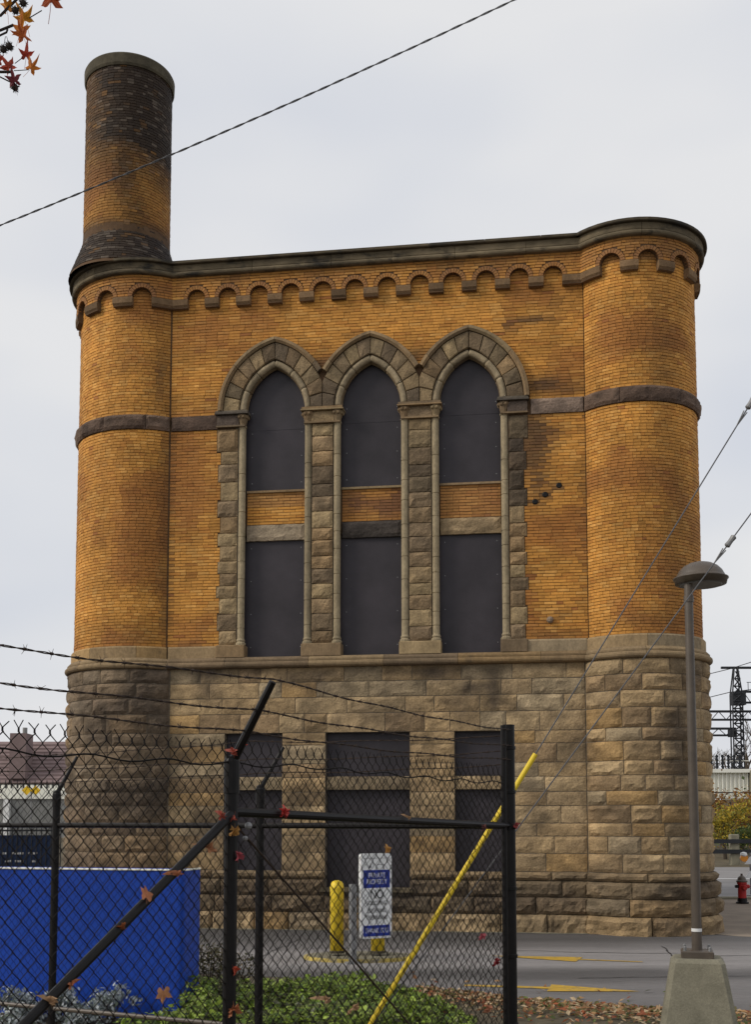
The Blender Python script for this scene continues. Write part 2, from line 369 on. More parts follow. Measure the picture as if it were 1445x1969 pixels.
for mp_, ho, A0, A1 in ((cylL, 1, LA, LB), (cylR, 2, RA, RB)):
    lay(ho, mp_, rows_between(Z_BR, Z_B0, lambda z, h: [(A0, A1)]), 0, 0.114)
    lay(ho, mp_, rows_between(Z_B1, Z_CT + 0.18, lambda z, h: [(A0, A1)]), 0, 0.114)
# spandrel panels between the upper and lower boards
SP = [(xc - HW + 0.005, xc + HW - 0.005) for xc in WINX]
spand_flat = Flat(-0.12)
def spand_col_lay(i):
    n0 = len(BRICKS)
    lay(0, spand_flat, rows_between(6.59, 7.13, lambda z, h: [SP[i]]), 0, 0.205, jt=0.008)
    for k in range(n0, len(BRICKS)):
        h_, V, c = BRICKS[k]; c = Vector(c)
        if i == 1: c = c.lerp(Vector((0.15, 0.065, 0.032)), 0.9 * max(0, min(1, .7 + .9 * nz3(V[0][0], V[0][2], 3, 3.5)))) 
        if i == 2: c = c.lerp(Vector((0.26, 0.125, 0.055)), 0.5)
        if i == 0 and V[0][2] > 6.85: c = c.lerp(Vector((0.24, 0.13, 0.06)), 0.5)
        BRICKS[k] = (h_, V, tuple(c))
for i in range(3): spand_col_lay(i)

# corbel tables: bricks on a projecting face above small round arches
CW = 0.085; RIN, ROUT = 0.157, 0.222
ARW = [(-3.034 + 0.5392 * i) for i in range(12)]
ARL = [RL * R_(x) for x in (13, -17, -47, -77, -107)]
ARR = [RR * R_(x) for x in (-20, 11, 42, 73, 104)]
TABLES = [(0, flat, WL, WR, ARW), (1, cylL, LA, LB, ARL), (2, cylR, RA, RB, ARR)]
PARTS = {}
def ring_bricks(host, mp_, c):
    n = 13
    for k in range(n):
        t0 = math.pi * k / n + 0.02; t1 = math.pi * (k + 1) / n - 0.02
        q = []
        for w in (CW + 0.006 + rnd(-.003, .003), CW - 0.05):
            for (r, t) in ((RIN, t0), (RIN, t1), (ROUT, t1), (ROUT, t0)):
                q.append(mp_(c + r * math.cos(t), Z_CT + r * math.sin(t), w))
        col = Vector(brick_col(c, Z_CT + .2, host)).lerp(Vector((0.22, 0.105, 0.05)), rnd(.3, .7))
        BRICKS.append((host, [q[0], q[3], q[2], q[1], q[4], q[7], q[6], q[5]], tuple(col)))
for host, mp_, A0, A1, arcs in TABLES:
    def iv(z, h, arcs=arcs, A0=A0, A1=A1):
        cuts = []
        zz = z - h / 2 - Z_CT
        d = ROUT ** 2 - max(0, zz) ** 2
        if d > 0:
            q = math.sqrt(d); cuts = sorted((c - q, c + q) for c in arcs)
        r = []; a = A0
        for c0, c1 in cuts:
            if c0 - a > 0.02: r.append((a, c0))
            a = max(a, c1)
        if A1 - a > .02: r.append((a, A1))
        return r
    lay(host, mp_, rows_between(Z_CT, Z_CO + .01, iv), CW, 0.17 if host == 0 else 0.128, jt=0.009)
    for c in arcs: ring_bricks(host, mp_, c)
# chimney
ZF0, ZF1, ZCT, RCH = Z_TOP, 11.72, 14.66, 0.748
def flare(z):
    if z >= ZF1: return 0.0
    t = (ZF1 - z) / (ZF1 - ZF0); return 0.225 * (t ** 1.1)
UCH, YCH = -4.50, 0.52
cylC = Cyl(UCH, RCH, 0.0, flare, YCH)
CA, CB = -R_(150) * RCH, R_(150) * RCH
lay(3, cylC, rows_between(ZF0 + .01, ZCT, lambda z, h: [(CA, CB)]), 0, 0.114)

# --- the backing surfaces (mortar seen in the joints) and hosts
BACK = 0.011
def strip(mp_, A0, A1, z0, z1, w, n, mb, zn=1):
    V = []; F = []
    for j in range(zn + 1):
        for i in range(n + 1):
            V.append(mp_(A0 + (A1 - A0) * i / n, z0 + (z1 - z0) * j / zn, w))
    for j in range(zn):
        for i in range(n):
            a = j * (n + 1) + i; F.append((a, a + 1, a + n + 2, a + n + 1))
    mb.add(V, F)
def table_back(mb, mp_, A0, A1, arcs):
    w = CW - BACK
    cur = A0
    for c in sorted(arcs):
        if c - ROUT < A0 or c + RIN > A1: continue
        nn = 1 if isinstance(mp_, Flat) else 4
        strip(mp_, cur, c - RIN, Z_CB, Z_CO + .02, w, nn, mb)
        K = 10; V = []; F = []
        for k in range(K + 1):
            t = math.pi - math.pi * k / K
            a_ = c + RIN * math.cos(t); zz = Z_CT + RIN * math.sin(t)
            V += [mp_(a_, zz, w), mp_(a_, Z_CO + .02, w), mp_(a_, zz, -0.02)]
        for k in range(K):
            p = k * 3; F += [(p, p + 3, p + 4, p + 1), (p, p + 2, p + 5, p + 3)]
        mb.add(V, F)
        for sgn in (-1, 1):
            a_ = c + sgn * RIN
            mb.add([mp_(a_, Z_CB, w), mp_(a_, Z_CT, w), mp_(a_, Z_CT, -0.02), mp_(a_, Z_CB, -0.02)], [(0, 1, 2, 3)])
        cur = c + RIN
    strip(mp_, cur, A1, Z_CB, Z_CO + .02, w, 1 if isinstance(mp_, Flat) else 6, mb)
    # underside of the projecting face is closed by the corbel stones
wall_mb = MB()
strip(flat, WL - .05, JL + .25, Z_BR - .3, Z_B0 + .3, -BACK, 1, wall_mb); strip(flat, JR - .25, WR + .05, Z_BR - .3, Z_B0 + .3, -BACK, 1, wall_mb)
# wall above the springing with the three arched openings cut out
def arch_pts(xc, r, n=12):
    """left springing -> apex -> right springing of a pointed arch with radius r about the offset centres"""
    out = []
    ta = math.acos(min(1, ARC_C / r))
    for k in range(n + 1):
        t = ta * k / n; out.append((xc + ARC_C - r * math.cos(t), SPR + r * math.sin(t)))
    for k in range(n - 1, -1, -1):
        t = ta * k / n; out.append((xc - ARC_C + r * math.cos(t), SPR + r * math.sin(t)))
    return out
cols = [WL - .05]
RW = HW + ARC_C
for xc in WINX:
    pts = arch_pts(xc, RW + .10)
    strip(flat, cols[-1], pts[0][0], 8.3, Z_CT + .3, -BACK, 1, wall_mb)
    for (a, z0_), (b_, z1_) in zip(pts[:-1], pts[1:]):
        wall_mb.add([flat(a, z0_, -BACK), flat(b_, z1_, -BACK), flat(b_, Z_CT + .3, -BACK), flat(a, Z_CT + .3, -BACK)], [(0, 1, 2, 3)])
    cols.append(pts[-1][0])
strip(flat, cols[-1], WR + .05, 8.3, Z_CT + .3, -BACK, 1, wall_mb)
table_back(wall_mb, flat, WL, WR, ARW)
for i in range(3): strip(spand_flat, SP[i][0] - .02, SP[i][1] + .02, 6.4, 7.14, -.008, 1, wall_mb)
# rear and side faces of the building body and the flat roof
wall_mb.box(UL - .6, UR + .6, 0.45, 9.0, 0.0, Z_TOP - .25)
WALL = wall_mb.build('wall', M['mortar'], BLD, center=False)
def tower_host(name, mp_, A0, A1, arcs, R, uc):
    mb = MB(); n = 48
    strip(mp_, -math.pi * R, math.pi * R, Z_BR - .3, Z_CO + .1, -BACK, n, mb)
    table_back(mb, mp_, A0, A1, arcs)
    mb.lathe([(R + .05, Z_CO + .03), (R + .05, Z_TOP - .02)], (uc, mp_.yc), 48)
    return mb.build(name, M['mortar'], BLD, center=False)
TOWL = tower_host('tower', cylL, LA, LB, ARL, RL, UL); TOWL['label'] = 'round tower carrying the tall chimney'
TOWR = tower_host('tower', cylR, RA, RB, ARR, RR, UR); TOWR['label'] = 'round tower with flat moulded top'
mb = MB(); strip(cylC, -math.pi * RCH, math.pi * RCH, ZF0 - .05, ZCT, -BACK, 48, mb, 12); CHIM = mb.build('chimney', M['mortar'], BLD, center=False)
CHIM['label'] = 'soot-blackened round brick chimney with concrete rim'
b = MB()
b.lathe([(0.64, ZCT - .02), (0.768, ZCT - .02), (0.785, ZCT + .02), (0.79, ZCT + .17), (0.775, ZCT + .2), (0.66, ZCT + .2), (0.64, ZCT + .1)], (UCH, YCH), 64)
b.build('chimney_cap', M['cap'], CHIM, smooth=False)
# --- individual bricks: the 300 that show largest, the rest as one mass per host
HOST = {0: WALL, 1: TOWL, 2: TOWR, 3: CHIM}
def proj(P):
    q = BLD_M @ Vector(P); Z = q.z - HC
    zf = q.y * math.cos(PITCH) + Z * math.sin(PITCH); u = -q.y * math.sin(PITCH) + Z * math.cos(PITCH)
    return CX + FPX * q.x / zf, YC - FPX * u / zf
def parea(V):
    p = [proj(v) for v in V[:4]]
    a = 0
    for i in range(4): a += p[i][0] * p[(i + 1) % 4][1] - p[(i + 1) % 4][0] * p[i][1]
    return abs(a) / 2 if all(0 < q[0] < 1445 for q in p) else 0
order = sorted(range(len(BRICKS)), key=lambda i: -parea(BRICKS[i][1]))
single = set(order[:300]); masses = {h: MB() for h in HOST}
for i, (h, V, c) in enumerate(BRICKS):
    if i in single: make('brick', V, BF, M['brick'], HOST[h], tuple(c))
    else: masses[h].add(V, BF, tuple(c))
for h, m_ in masses.items(): tag(m_.build('brickwork', M['brick'], HOST[h]), kind='stuff')

# ------------------------------------------------------------------ stone work
STONE_PAL = [(0.35, 0.246, 0.130), (0.32, 0.222, 0.116), (0.31, 0.222, 0.123), (0.38, 0.275, 0.152), (0.26, 0.178, 0.097), (0.35, 0.225, 0.098), (0.29, 0.222, 0.135)]
def stone_tint(dark=0.0, pal=STONE_PAL):
    c = Vector(random.choice(pal)) * rnd(0.82, 1.14)
    return c.lerp(Vector((0.085, 0.065, 0.045)), dark)
SOOT = [(-1, 0, 0, 0, 0, 0)]
def base_stain_shade(host, a, z):
    n = noise.fractal(Vector((a * 1.3 + host * 5, z * 1.6, host)), 1.0, 2.0, 4)
    st = max(0, 0.07 + 0.72 * n)
    if host == 1:
        st += .26 + 0.36 * blob(a, z, .55, 3.4, .7, .9) + 0.55 * blob(a, z, 0.1, 2.0, .8, .22) + 0.35 * blob(a, z, .6, 2.3, .5, .6) + .35 * blob(a, z, .2, .6, 1.5, .35)  # grime plus shading painted in on the left tower's right side
    elif host == 0:
        st += 0.75 * blob(a, z, 0.95, 4.02, .28, .18) + .7 * blob(a, z, 1.55, 3.78, .30, .22) + .5 * blob(a, z, 1.9, 3.95, .12, .3) + .35 * blob(a, z, .2, 4.08, 3.5, .07) + .35 * blob(a, z, .25, 3.9, .2, .2) + .4 * blob(a, z, 1.9, 3.6, .07, .3) + .5 * blob(a, z, 0, .55, 6, .32) + .4 * blob(a, z, -.6, 3.32, .06, .1) + .3 * blob(a, z, -3.2, 2.2, .4, .6)
    else:
        st += 0.40 * blob(a, z, .45, 2.6, .35, 1.6) + .35 * blob(a, z, .3, .6, 1.5, .3)
    return min(0.85, st)
def stone(name, mp_, a0, a1, z0, z1, parent, w=0.0, bulge=0.035, back=0.06, rough=1.0, tint=None, host=0, m='stone', cell=0.048, margin=0.0, stain=True, gap=0.006):
    a0 += gap; a1 -= gap; z0 += gap; z1 -= gap
    nx = max(2, min(16, round((a1 - a0) / cell))); nz_ = max(2, min(6, round((z1 - z0) / cell)))
    sd = rnd(0, 100); V = []; F = []; T = []
    tint = tint or stone_tint()
    px, pz, pk = rnd(.25, .75), rnd(.3, .7), rnd(-.4, .4)
    for j in range(nz_ + 1):
        for i in range(nx + 1):
            s_, t_ = i / nx, j / nz_
            a = a0 + (a1 - a0) * s_; zz = z0 + (z1 - z0) * t_
            e = min(s_ * (a1 - a0), (1 - s_) * (a1 - a0), t_ * (z1 - z0), (1 - t_) * (z1 - z0)) / 0.07
            prof = 1 - (1 - min(1, e)) ** 2
            n = noise.fractal(Vector((a * 5 + sd, zz * 7 + sd, sd)), 1.0, 2.1, 4)
            fac = noise.cell(Vector((a * 6 + sd, zz * 8, sd)))
            d = bulge * prof * (1 + rough * (0.75 * n + 0.30 * (fac - .5)) + pk * (s_ - px) * 1.2 + (t_ - pz) * 0.35)
            ja = 0 if i in (0, nx) else rnd(-.2, .2) * (a1 - a0) / nx
            jz = 0 if j in (0, nz_) else rnd(-.2, .2) * (z1 - z0) / nz_
            if i in (0, nx): ja += rnd(-.004, .004) * rough
            if j in (0, nz_): jz += rnd(-.004, .004) * rough
            V.append(mp_(a + ja, zz + jz, w + d))
            st = base_stain_shade(host, a, zz) if stain else 0
            cc = tint.lerp(Vector((0.06, 0.045, 0.033)), st)
            T.append(tuple(cc * (1 + 0.38 * n)))
    for j in range(nz_):
        for i in range(nx):
            q = j * (nx + 1) + i; F.append((q, q + 1, q + nx + 2, q + nx + 1))
    # sides back into the wall
    bd = [i for i in range(nx + 1)] + [j * (nx + 1) + nx for j in range(1, nz_ + 1)] + [nz_ * (nx + 1) + i for i in range(nx - 1, -1, -1)] + [j * (nx + 1) for j in range(nz_ - 1, 0, -1)]
    n0 = len(V)
    for q in bd:
        j, i = divmod(q, nx + 1)
        V.append(mp_(a0 + (a1 - a0) * i / nx, z0 + (z1 - z0) * j / nz_, w - back)); T.append(T[q])
    k = len(bd)
    for q in range(k): F.append((bd[q], n0 + q, n0 + (q + 1) % k, bd[(q + 1) % k]))
    return make(name, V, F, M[m], parent, T)
def split(a0, a1, lo=0.42, hi=0.95, bounds=()):
    out = [a0]
    while a1 - out[-1] > hi:
        out.append(out[-1] + rnd(lo, hi))
        if a1 - out[-1] < lo * .7: out[-1] = a1 - lo * .8
    out.append(a1); return list(zip(out[:-1], out[1:]))
CH = [.24, .25, .26, .31, .20, .30, .22, .235, .22, .27, .20, .265, .285]
courses = []; z = Z_TOR
for h in CH: courses.append((z - h, z)); z -= h
BW = 0.03
bflat = Flat(BW); bcl = Cyl(UL, RL, .07, yc=YL); bcr = Cyl(UR, RR, .07, yc=YR)
OPEN = [(-2.47, -1.515), (-0.805, 0.55), (1.265, 2.165)]
BWL, BWR = UL + .792, UR - .853
# backing of the stone base
mb = MB()
def back_cells():
    for (z0, z1) in courses + [(-.3, 0.925)]:
        iv = [(BWL - .1, BWR + .1)]
        if z1 < 3.13 and z0 > .9:
            iv = []; a = BWL - .1
            for c0, c1 in OPEN: iv.append((a, c0 - .001)); a = c1 + .001
            iv.append((a, BWR + .1))
        if z1 < .93:
            iv = [(BWL - .1, OPEN[1][0]), (OPEN[1][1], BWR + .1)]
        for a, c in iv:
            mb.add([bflat(a, z0, -.008), bflat(c, z0, -.008), bflat(c, z1, -.008), bflat(a, z1, -.008)], [(0, 1, 2, 3)])
            # jamb reveals
            for q in (a, c): mb.add([bflat(q, z0, -.008), bflat(q, z1, -.008), bflat(q, z1, -.3), bflat(q, z0, -.3)], [(0, 1, 2, 3)])
back_cells()
strip(bflat, OPEN[1][0], OPEN[1][1], -.3, .655, -.004, 1, mb)
for c0, c1 in OPEN:
    mb.add([bflat(c0, 3.12, -.008), bflat(c1, 3.12, -.008), bflat(c1, 3.12, -.3), bflat(c0, 3.12, -.3)], [(0, 1, 2, 3)])
strip(bcl, -math.pi * RL, math.pi * RL, -.3, Z_TOR + .1, -.008, 40, mb); strip(bcr, -math.pi * RR, math.pi * RR, -.3, Z_TOR + .1, -.008, 40, mb)
STB = mb.build('stone_base', M['joint'], BLD, center=False)
for k, (z0, z1) in enumerate(courses):
    iv = [(BWL, BWR)]
    if z1 < 3.13:
        iv = []; a = BWL
        for c0, c1 in OPEN: iv.append((a, c0)); a = c1
        iv.append((a, BWR))
    for a, c in iv:
        for (s0, s1) in split(a, c, .36, .95):
            stone('stone_block', bflat, s0, s1, z0, z1, STB, bulge=rnd(.007, .020), rough=1.0, host=0)
    for mp_, A0, A1, R, ho in ((bcl, -R_(130) * RL, R_(38.6) * RL, RL, 1), (bcr, -R_(49.8) * RR, R_(140) * RR, RR, 2)):
        off = rnd(.2, .6)
        for (s0, s1) in split(A0, A1, .34, .75):
            t = stone_tint(0.0)
            if ho == 1: t = t.lerp(Vector((0.19, 0.145, 0.115)), .45)
            stone('stone_block', mp_, s0, s1, z0, z1, STB, bulge=rnd(.024, .042), rough=.8, host=ho, tint=t)
# transom stones across the openings
for i, (c0, c1) in enumerate(OPEN):
    stone('transom', bflat, c0 + .001, c1 - .001, 2.2, 2.42, STB, w=-.05, bulge=.012, back=.2, rough=.6, host=0, tint=stone_tint(.15))
# plinth
PW = 0.10
for mp0, A0, A1, ho, nm in ((Flat(BW), BWL, BWR, 0, 'f'), (bcl, -R_(130) * RL, R_(38.4) * RL, 1, 'c'), (bcr, -R_(49.6) * RR, R_(140) * RR, 2, 'c')):
    segs = [(A0, A1)] if ho else [(A0, OPEN[1][0]), (OPEN[1][1], A1)]
    for (a, c) in segs:
        for s0, s1 in split(a, c, .7, 1.3): stone('plinth_cap', mp0, s0, s1, .79, .925, STB, w=.04, bulge=.06, back=.10, rough=.35, host=ho, tint=stone_tint(.35))
        for s0, s1 in split(a, c, .5, .95): stone('plinth_stone', mp0, s0, s1, .54, .79, STB, w=PW - .05, bulge=.055, back=.14, host=ho, tint=stone_tint(.55))
    for (z0, z1, dk, bu) in ((.28, .54, .55, .055), (-.12, .28, .12, .06)):
        for s0, s1 in split(A0, A1, .5, .95): stone('plinth_stone', mp0, s0, s1, z0, z1, STB, w=PW - .03, bulge=bu, back=.16, host=ho, tint=stone_tint(dk))
b = MB(); b.box(OPEN[1][0] - .05, OPEN[1][1] + .05, -.20, .1, .60, .66); b.build('door_sill', M['cornice'], STB)
# lower boards
for (c0, c1) in OPEN:
    zb = .66 if c0 == OPEN[1][0] else .9
    b = MB(); b.box(c0 + .004, c1 - .004, .10, .13, 2.42, 3.13); b.build('window_board', M['board'], BLD)
    b = MB(); b.box(c0 + .004, c1 - .004, .14, .17, zb, 2.21); b.build('door_board' if zb < .8 else 'window_board', M['board'], BLD)

# swept mouldings cut into stones
def sweep(name, mp_, a0, a1, prof, m, parent, nseg, tint, gap=.003):
    V = []; F = []; k = len(prof); a0 += gap; a1 -= gap
    for i in range(nseg + 1):
        for (w, z_) in prof: V.append(mp_(a0 + (a1 - a0) * i / nseg, z_, w))
    for i in range(nseg):
        for j in range(k - 1): F.append((i*k+j, (i+1)*k+j, (i+1)*k+j+1, i*k+j+1))
    F.append(tuple(range(k))); F.append(tuple(nseg * k + j for j in range(k - 1, -1, -1)))
    return make(name, V, F, m, parent, tuple(tint))
def torus_prof(w0, r, zc, n=6):
    return [(w0 + r * math.cos(t), zc + r * math.sin(t)) for t in [(-math.pi / 2 + math.pi * i / n) for i in range(n + 1)]]
p_str = [(-.05, 4.17)] + torus_prof(.095, .052, 4.232) + [(.105, 4.287), (.105, 4.315), (.06, 4.36), (-.05, 4.36)]
p_smooth = [(-.05, 4.362), (.045, 4.362), (.045, 4.53), (.02, 4.558), (-.05, 4.558)]
p_corn = [(0, Z_CO)] + torus_prof(CW + .045, .042, Z_CO + .045) + [(CW + .065, Z_CO + .09), (CW + .075, Z_CO + .19), (-.25, Z_CO + .19), (-.25, Z_CO)]
p_cope = [(-.25, Z_CO + .193), (CW + .125, Z_CO + .193), (CW + .135, Z_CO + .205), (CW + .13, Z_TOP - .01), (CW + .11, Z_TOP), (-.25, Z_TOP)]
p_band = [(-.05, Z_B0 + .003), (.035, Z_B0 + .003), (.045, Z_B0 + .02), (.045, Z_B1 - .02), (.035, Z_B1 - .003), (-.05, Z_B1 - .003)]
G = lambda lo=.8, hi=1.2: Vector((1, 1, 1)) * rnd(lo, hi)
for mp_, A0, A1, hst, sm in ((flat, WL + .02, WR - .02, WALL, 1), (cylL, LA, LB, TOWL, 8), (cylR, RA, RB, TOWR, 8)):
    for s0, s1 in split(A0, A1, .9, 1.5): sweep('string_course', mp_, s0, s1, p_str, M['smooth'], hst, sm, stone_tint(rnd(.3, .75)))
    sm_iv = [(A0, A1)] if mp_ is not flat else [(A0, JL - .02), (JR + .02, A1)]
    for iv in sm_iv:
        for s0, s1 in split(*iv, .6, 1.2): sweep('sill_stone', mp_, s0, s1, p_smooth, M['smooth'], hst, sm, stone_tint(rnd(0, .2)))
    for s0, s1 in split(A0, A1, .9, 1.4): sweep('cornice_stone', mp_, s0, s1, p_corn, M['cornice'], hst, sm, G(.85, 1.6))
    for s0, s1 in split(A0, A1, .8, 1.3): sweep('coping_stone', mp_, s0, s1, p_cope, M['cornice'], hst, sm, G(.45, .8))
    b_iv = [(A0, A1)] if mp_ is not flat else [(A0, JL - .05), (JR + .12, A1)]
    for iv in b_iv:
        for s0, s1 in split(*iv, .5, 1.0):
            t = Vector((0.075, 0.048, 0.035)).lerp(Vector((0.20, 0.135, 0.095)), random.random() ** 1.3) if not (mp_ is flat and s0 > 2) else Vector((0.20, 0.145, 0.11))
            stone('band_stone', mp_, s0, s1, Z_B0, Z_B1, hst, w=.025, bulge=.038 if mp_ is not flat else .018, back=.08, rough=.7, tint=t, stain=False, gap=.004)
# corbel stones
for host, mp_, A0, A1, arcs in TABLES:
    e = [A0] + sum([[c - RIN, c + RIN] for c in sorted(arcs) if c - RIN > A0 and c + RIN < A1], []) + [A1]
    pr = [(-.02, Z_CB), (.045, Z_CB), (.07, Z_CB + .015), (.096, Z_CB + .05), (.102, Z_CT - .03), (.092, Z_CT - .028), (.092, Z_CT - .004), (-.02, Z_CT - .004)]
    for s0, s1 in zip(e[::2], e[1::2]):
        if s1 - s0 < .04: continue
        sweep('corbel_stone', mp_, s0 - .012, s1 + .012, pr, M['smooth'], HOST[host], 1 if host == 0 else 4, Vector((0.20, 0.125, 0.065)) * rnd(.55, 1.2))
b = MB(); b.box(WL, WR, -.06, .3, Z_CO + .05, Z_TOP - .012); b.box(WL, WR, -.185, -.061, Z_CO + .20, Z_TOP - .012); b.box(UL, UR, .3, 8.9, Z_TOP - .24, Z_TOP - .1); b.build('roof', M['mortar'], BLD)

# ------------------------------------------------------------------ pointed windows
SUR = [(0.26, 0.185, 0.10), (0.22, 0.152, 0.084), (0.285, 0.208, 0.112), (0.19, 0.135, 0.08), (0.255, 0.17, 0.088)]
def st_sur(dark=0): return stone_tint(dark, SUR)
def clip_poly(P, a, lo):
    out = []
    for i in range(len(P)):
        p, q = P[i], P[(i + 1) % len(P)]
        ip = (p[0] >= a) if lo else (p[0] <= a); iq = (q[0] >= a) if lo else (q[0] <= a)
        if ip: out.append(p)
        if ip != iq:
            t = (a - p[0]) / (q[0] - p[0]); out.append((a, p[1] + t * (q[1] - p[1])))
    return out
def extrude_poly(name, P, w0, w1, m, parent, tint, inset=.013, bul=0.0):
    n = len(P)
    if n < 3: return
    cx_ = sum(p[0] for p in P) / n; cz_ = sum(p[1] for p in P) / n
    def ins(p, k): 
        d = Vector((cx_ - p[0], cz_ - p[1])); l = max(d.length, 1e-6); return (p[0] + d.x / l * k, p[1] + d.y / l * k)
    V = [flat(p[0], p[1], w0) for p in P] + [flat(p[0], p[1], w1 - .01) for p in P] + [flat(*ins(p, inset), w1 + rnd(0, .012)) for p in P] + [flat(cx_ + rnd(-.02, .02), cz_ + rnd(-.02, .02), w1 + bul)]
    F = []
    for i in range(n):
        j = (i + 1) % n
        F += [(i, j, n + j, n + i), (n + i, n + j, 2*n + j, 2*n + i), (2*n + i, 2*n + j, 3*n)]
    A = sum(P[i][0] * P[(i+1)%n][1] - P[(i+1)%n][0] * P[i][1] for i in range(n))
    if A < 0: F = [f[::-1] for f in F]
    T = [tuple(tint * rnd(.8, 1.2)) for _ in V]
    return make(name, V, F, M[m], parent, T)
mids = [(-1e3, (WINX[0] + WINX[1]) / 2), ((WINX[0] + WINX[1]) / 2, (WINX[1] + WINX[2]) / 2), ((WINX[1] + WINX[2]) / 2, 1e3)]
R1, R2, R3, R4 = RW, RW + .115, 1.175, 1.262
def on_arc(side, xc, r, t):
    return (xc + side * (-ARC_C + r * math.cos(t)), SPR + r * math.sin(t))
WN = ['boarded pointed window nearest the chimney tower', 'boarded pointed window in the middle', 'boarded pointed window nearest the flat-topped tower']
for wi, xc in enumerate(WINX):
    WE = empty('window', (0, 0, 0), 0, BLD); WE['label'] = WN[wi]
    lo, hi = mids[wi]
    for side in (-1, 1):
        n = 6
        def tmax(r): return math.acos(ARC_C / r)
        for k in range(n):
            f0, f1 = k / n + .0022, (k + 1) / n - .0022
            P = []
            for r, (fa, fb) in ((R2, (f0, f1)), (R3, (f1, f0))):
                for q in range(4):
                    f = fa + (fb - fa) * q / 3; P.append(on_arc(side, xc, r, tmax(r) * f))
            P = clip_poly(clip_poly(P, lo + .003, True), hi - .003, False)
            extrude_poly('voussoir', P, -.1, .045 + rnd(-.006, .012), 'stone', WE, st_sur(random.choice((0, 0, .2, .45, .65))), bul=rnd(.01, .03))
            # hood mould
            if k % 3: continue_hood = False
            else: continue_hood = True
            P = []; h0, h1 = k / n + .002, (k + 3) / n - .002
            for r, (fa, fb) in ((R3 + .004, (h0, h1)), (R4, (h1, h0))) if continue_hood else ():
                for q in range(49):
                    f = fa + (fb - fa) * q / 48; P.append(on_arc(side, xc, r, tmax(r) * f))
            if P:
                m_ = len(P) // 2; tt_ = tuple(st_sur(.15)); V = []; F = []
                pr_ = [(i_, j_) for i_, j_ in zip(P[:m_], P[m_:][::-1]) if lo + .003 <= i_[0] <= hi - .003 and lo + .003 <= j_[0] <= hi - .003]
                for (i_, j_) in pr_:
                    V += [flat(*i_, -.02), flat(*i_, .075), flat(i_[0] * .6 + j_[0] * .4, i_[1] * .6 + j_[1] * .4, .105), flat(*j_, .09), flat(*j_, -.02)]
                for q in range(len(pr_) - 1):
                    for w_ in range(4):
                        f_ = (q*5+w_, (q+1)*5+w_, (q+1)*5+w_+1, q*5+w_+1); F.append(f_ if side < 0 else f_[::-1])
                if F: make('hood_mould', V, F + [(0, 1, 2, 3, 4), tuple((len(pr_)-1)*5 + w_ for w_ in (4, 3, 2, 1, 0))], M['smooth'], WE, tt_)
            # roll moulding
            if k % 2 == 0:
                mb = MB(); pts = []
                for q in range(9):
                    f = k / n + (2 / n) * q / 8; f = min(max(f, k / n + .004), (k + 2) / n - .004)
                    r = (R1 + R2) / 2; a, zz = on_arc(side, xc, r, tmax(r) * f); pts.append(flat(a, zz, -.015))
                mb.tube(pts, .056, 8, t=tuple(Vector((0.29, 0.23, 0.145)) * rnd(.8, 1.05))); mb.build('roll_moulding', M['smooth'], WE, smooth=True)
                mb = MB(); pts = [(p[0], .10, p[2]) for p in pts]; mb.tube(pts, .07, 6, t=tuple(st_sur(.35))); mb.build('inner_moulding', M['smooth'], WE, smooth=True)
    # boards
    A = arch_pts(xc, R1 + .07, 10); P = [(xc - HW - .04, 7.16)] + A + [(xc + HW + .04, 7.16)]
    n = len(P); V = [(p[0], .15, p[1]) for p in P] + [(p[0], .19, p[1]) for p in P]
    F = [tuple(range(n)), tuple(range(2 * n - 1, n - 1, -1))] + [(i, i + n, (i + 1) % n + n, (i + 1) % n) for i in range(n)]
    make('window_board', V, F, M['board'], WE)
    zs_ = 8.20 + .05 * wi
    b = MB(); b.box(xc - HW + .02, xc + HW - .02, .1465, .15, zs_, zs_ + .05); b.build('board_batten', M['board'], WE)
    for sx in (-.42, .42):
        for zz_ in (7.3, 7.75, 8.15, 8.5, 4.55, 5.1, 5.65, 6.2):
            b = MB(); b.tube([(xc + sx, .15, zz_), (xc + sx, .146, zz_)], .009, 6); b.build('screw', M['galv'], WE)
    b = MB(); b.box(xc - HW - .03, xc + HW + .03, .15, .19, 4.37, 6.32); b.build('window_board', M['board'], WE)
    b = MB(); b.box(xc - HW + .003, xc + HW - .003, .085, .2, 7.125, 7.16, tuple(st_sur())); b.build('sill', M['smooth'], WE)
    tt = (Vector((0.28, 0.22, 0.15)), Vector((0.055, 0.045, 0.038)), Vector((0.30, 0.215, 0.12)))[wi]
    stone('lintel', spand_flat, xc - HW, xc + HW, 6.31, 6.585, WE, w=.02, bulge=.02, back=.1, rough=.9, tint=tt, host=0, stain=False)
def colonnette(u, parent, z0=4.57, z1=8.24):
    mb = MB(); r = .058; prof = []
    zs = [z0]
    while zs[-1] < z1 - .5: zs.append(zs[-1] + rnd(.22, .42))
    zs[-1] = z1
    t = []
    prof.append((.085, z0)); prof.append((.085, z0 + .03)); prof.append((.065, z0 + .05)); prof.append((.075, z0 + .075)); prof.append((r, z0 + .11))
    for q in zs[1:-1]:
        if q > z0 + .2: prof += [(r, q - .006), (r - .008, q - .003), (r - .008, q + .003), (r, q + .006)]
    prof += [(r, z1 - .03), (.07, z1 - .025), (.07, z1)]
    mb.lathe(prof, (u, .03), 12, tuple(Vector((0.33, 0.265, 0.165)) * rnd(.75, 1.05))); return mb.build('colonnette', M['smooth'], parent, smooth=False)
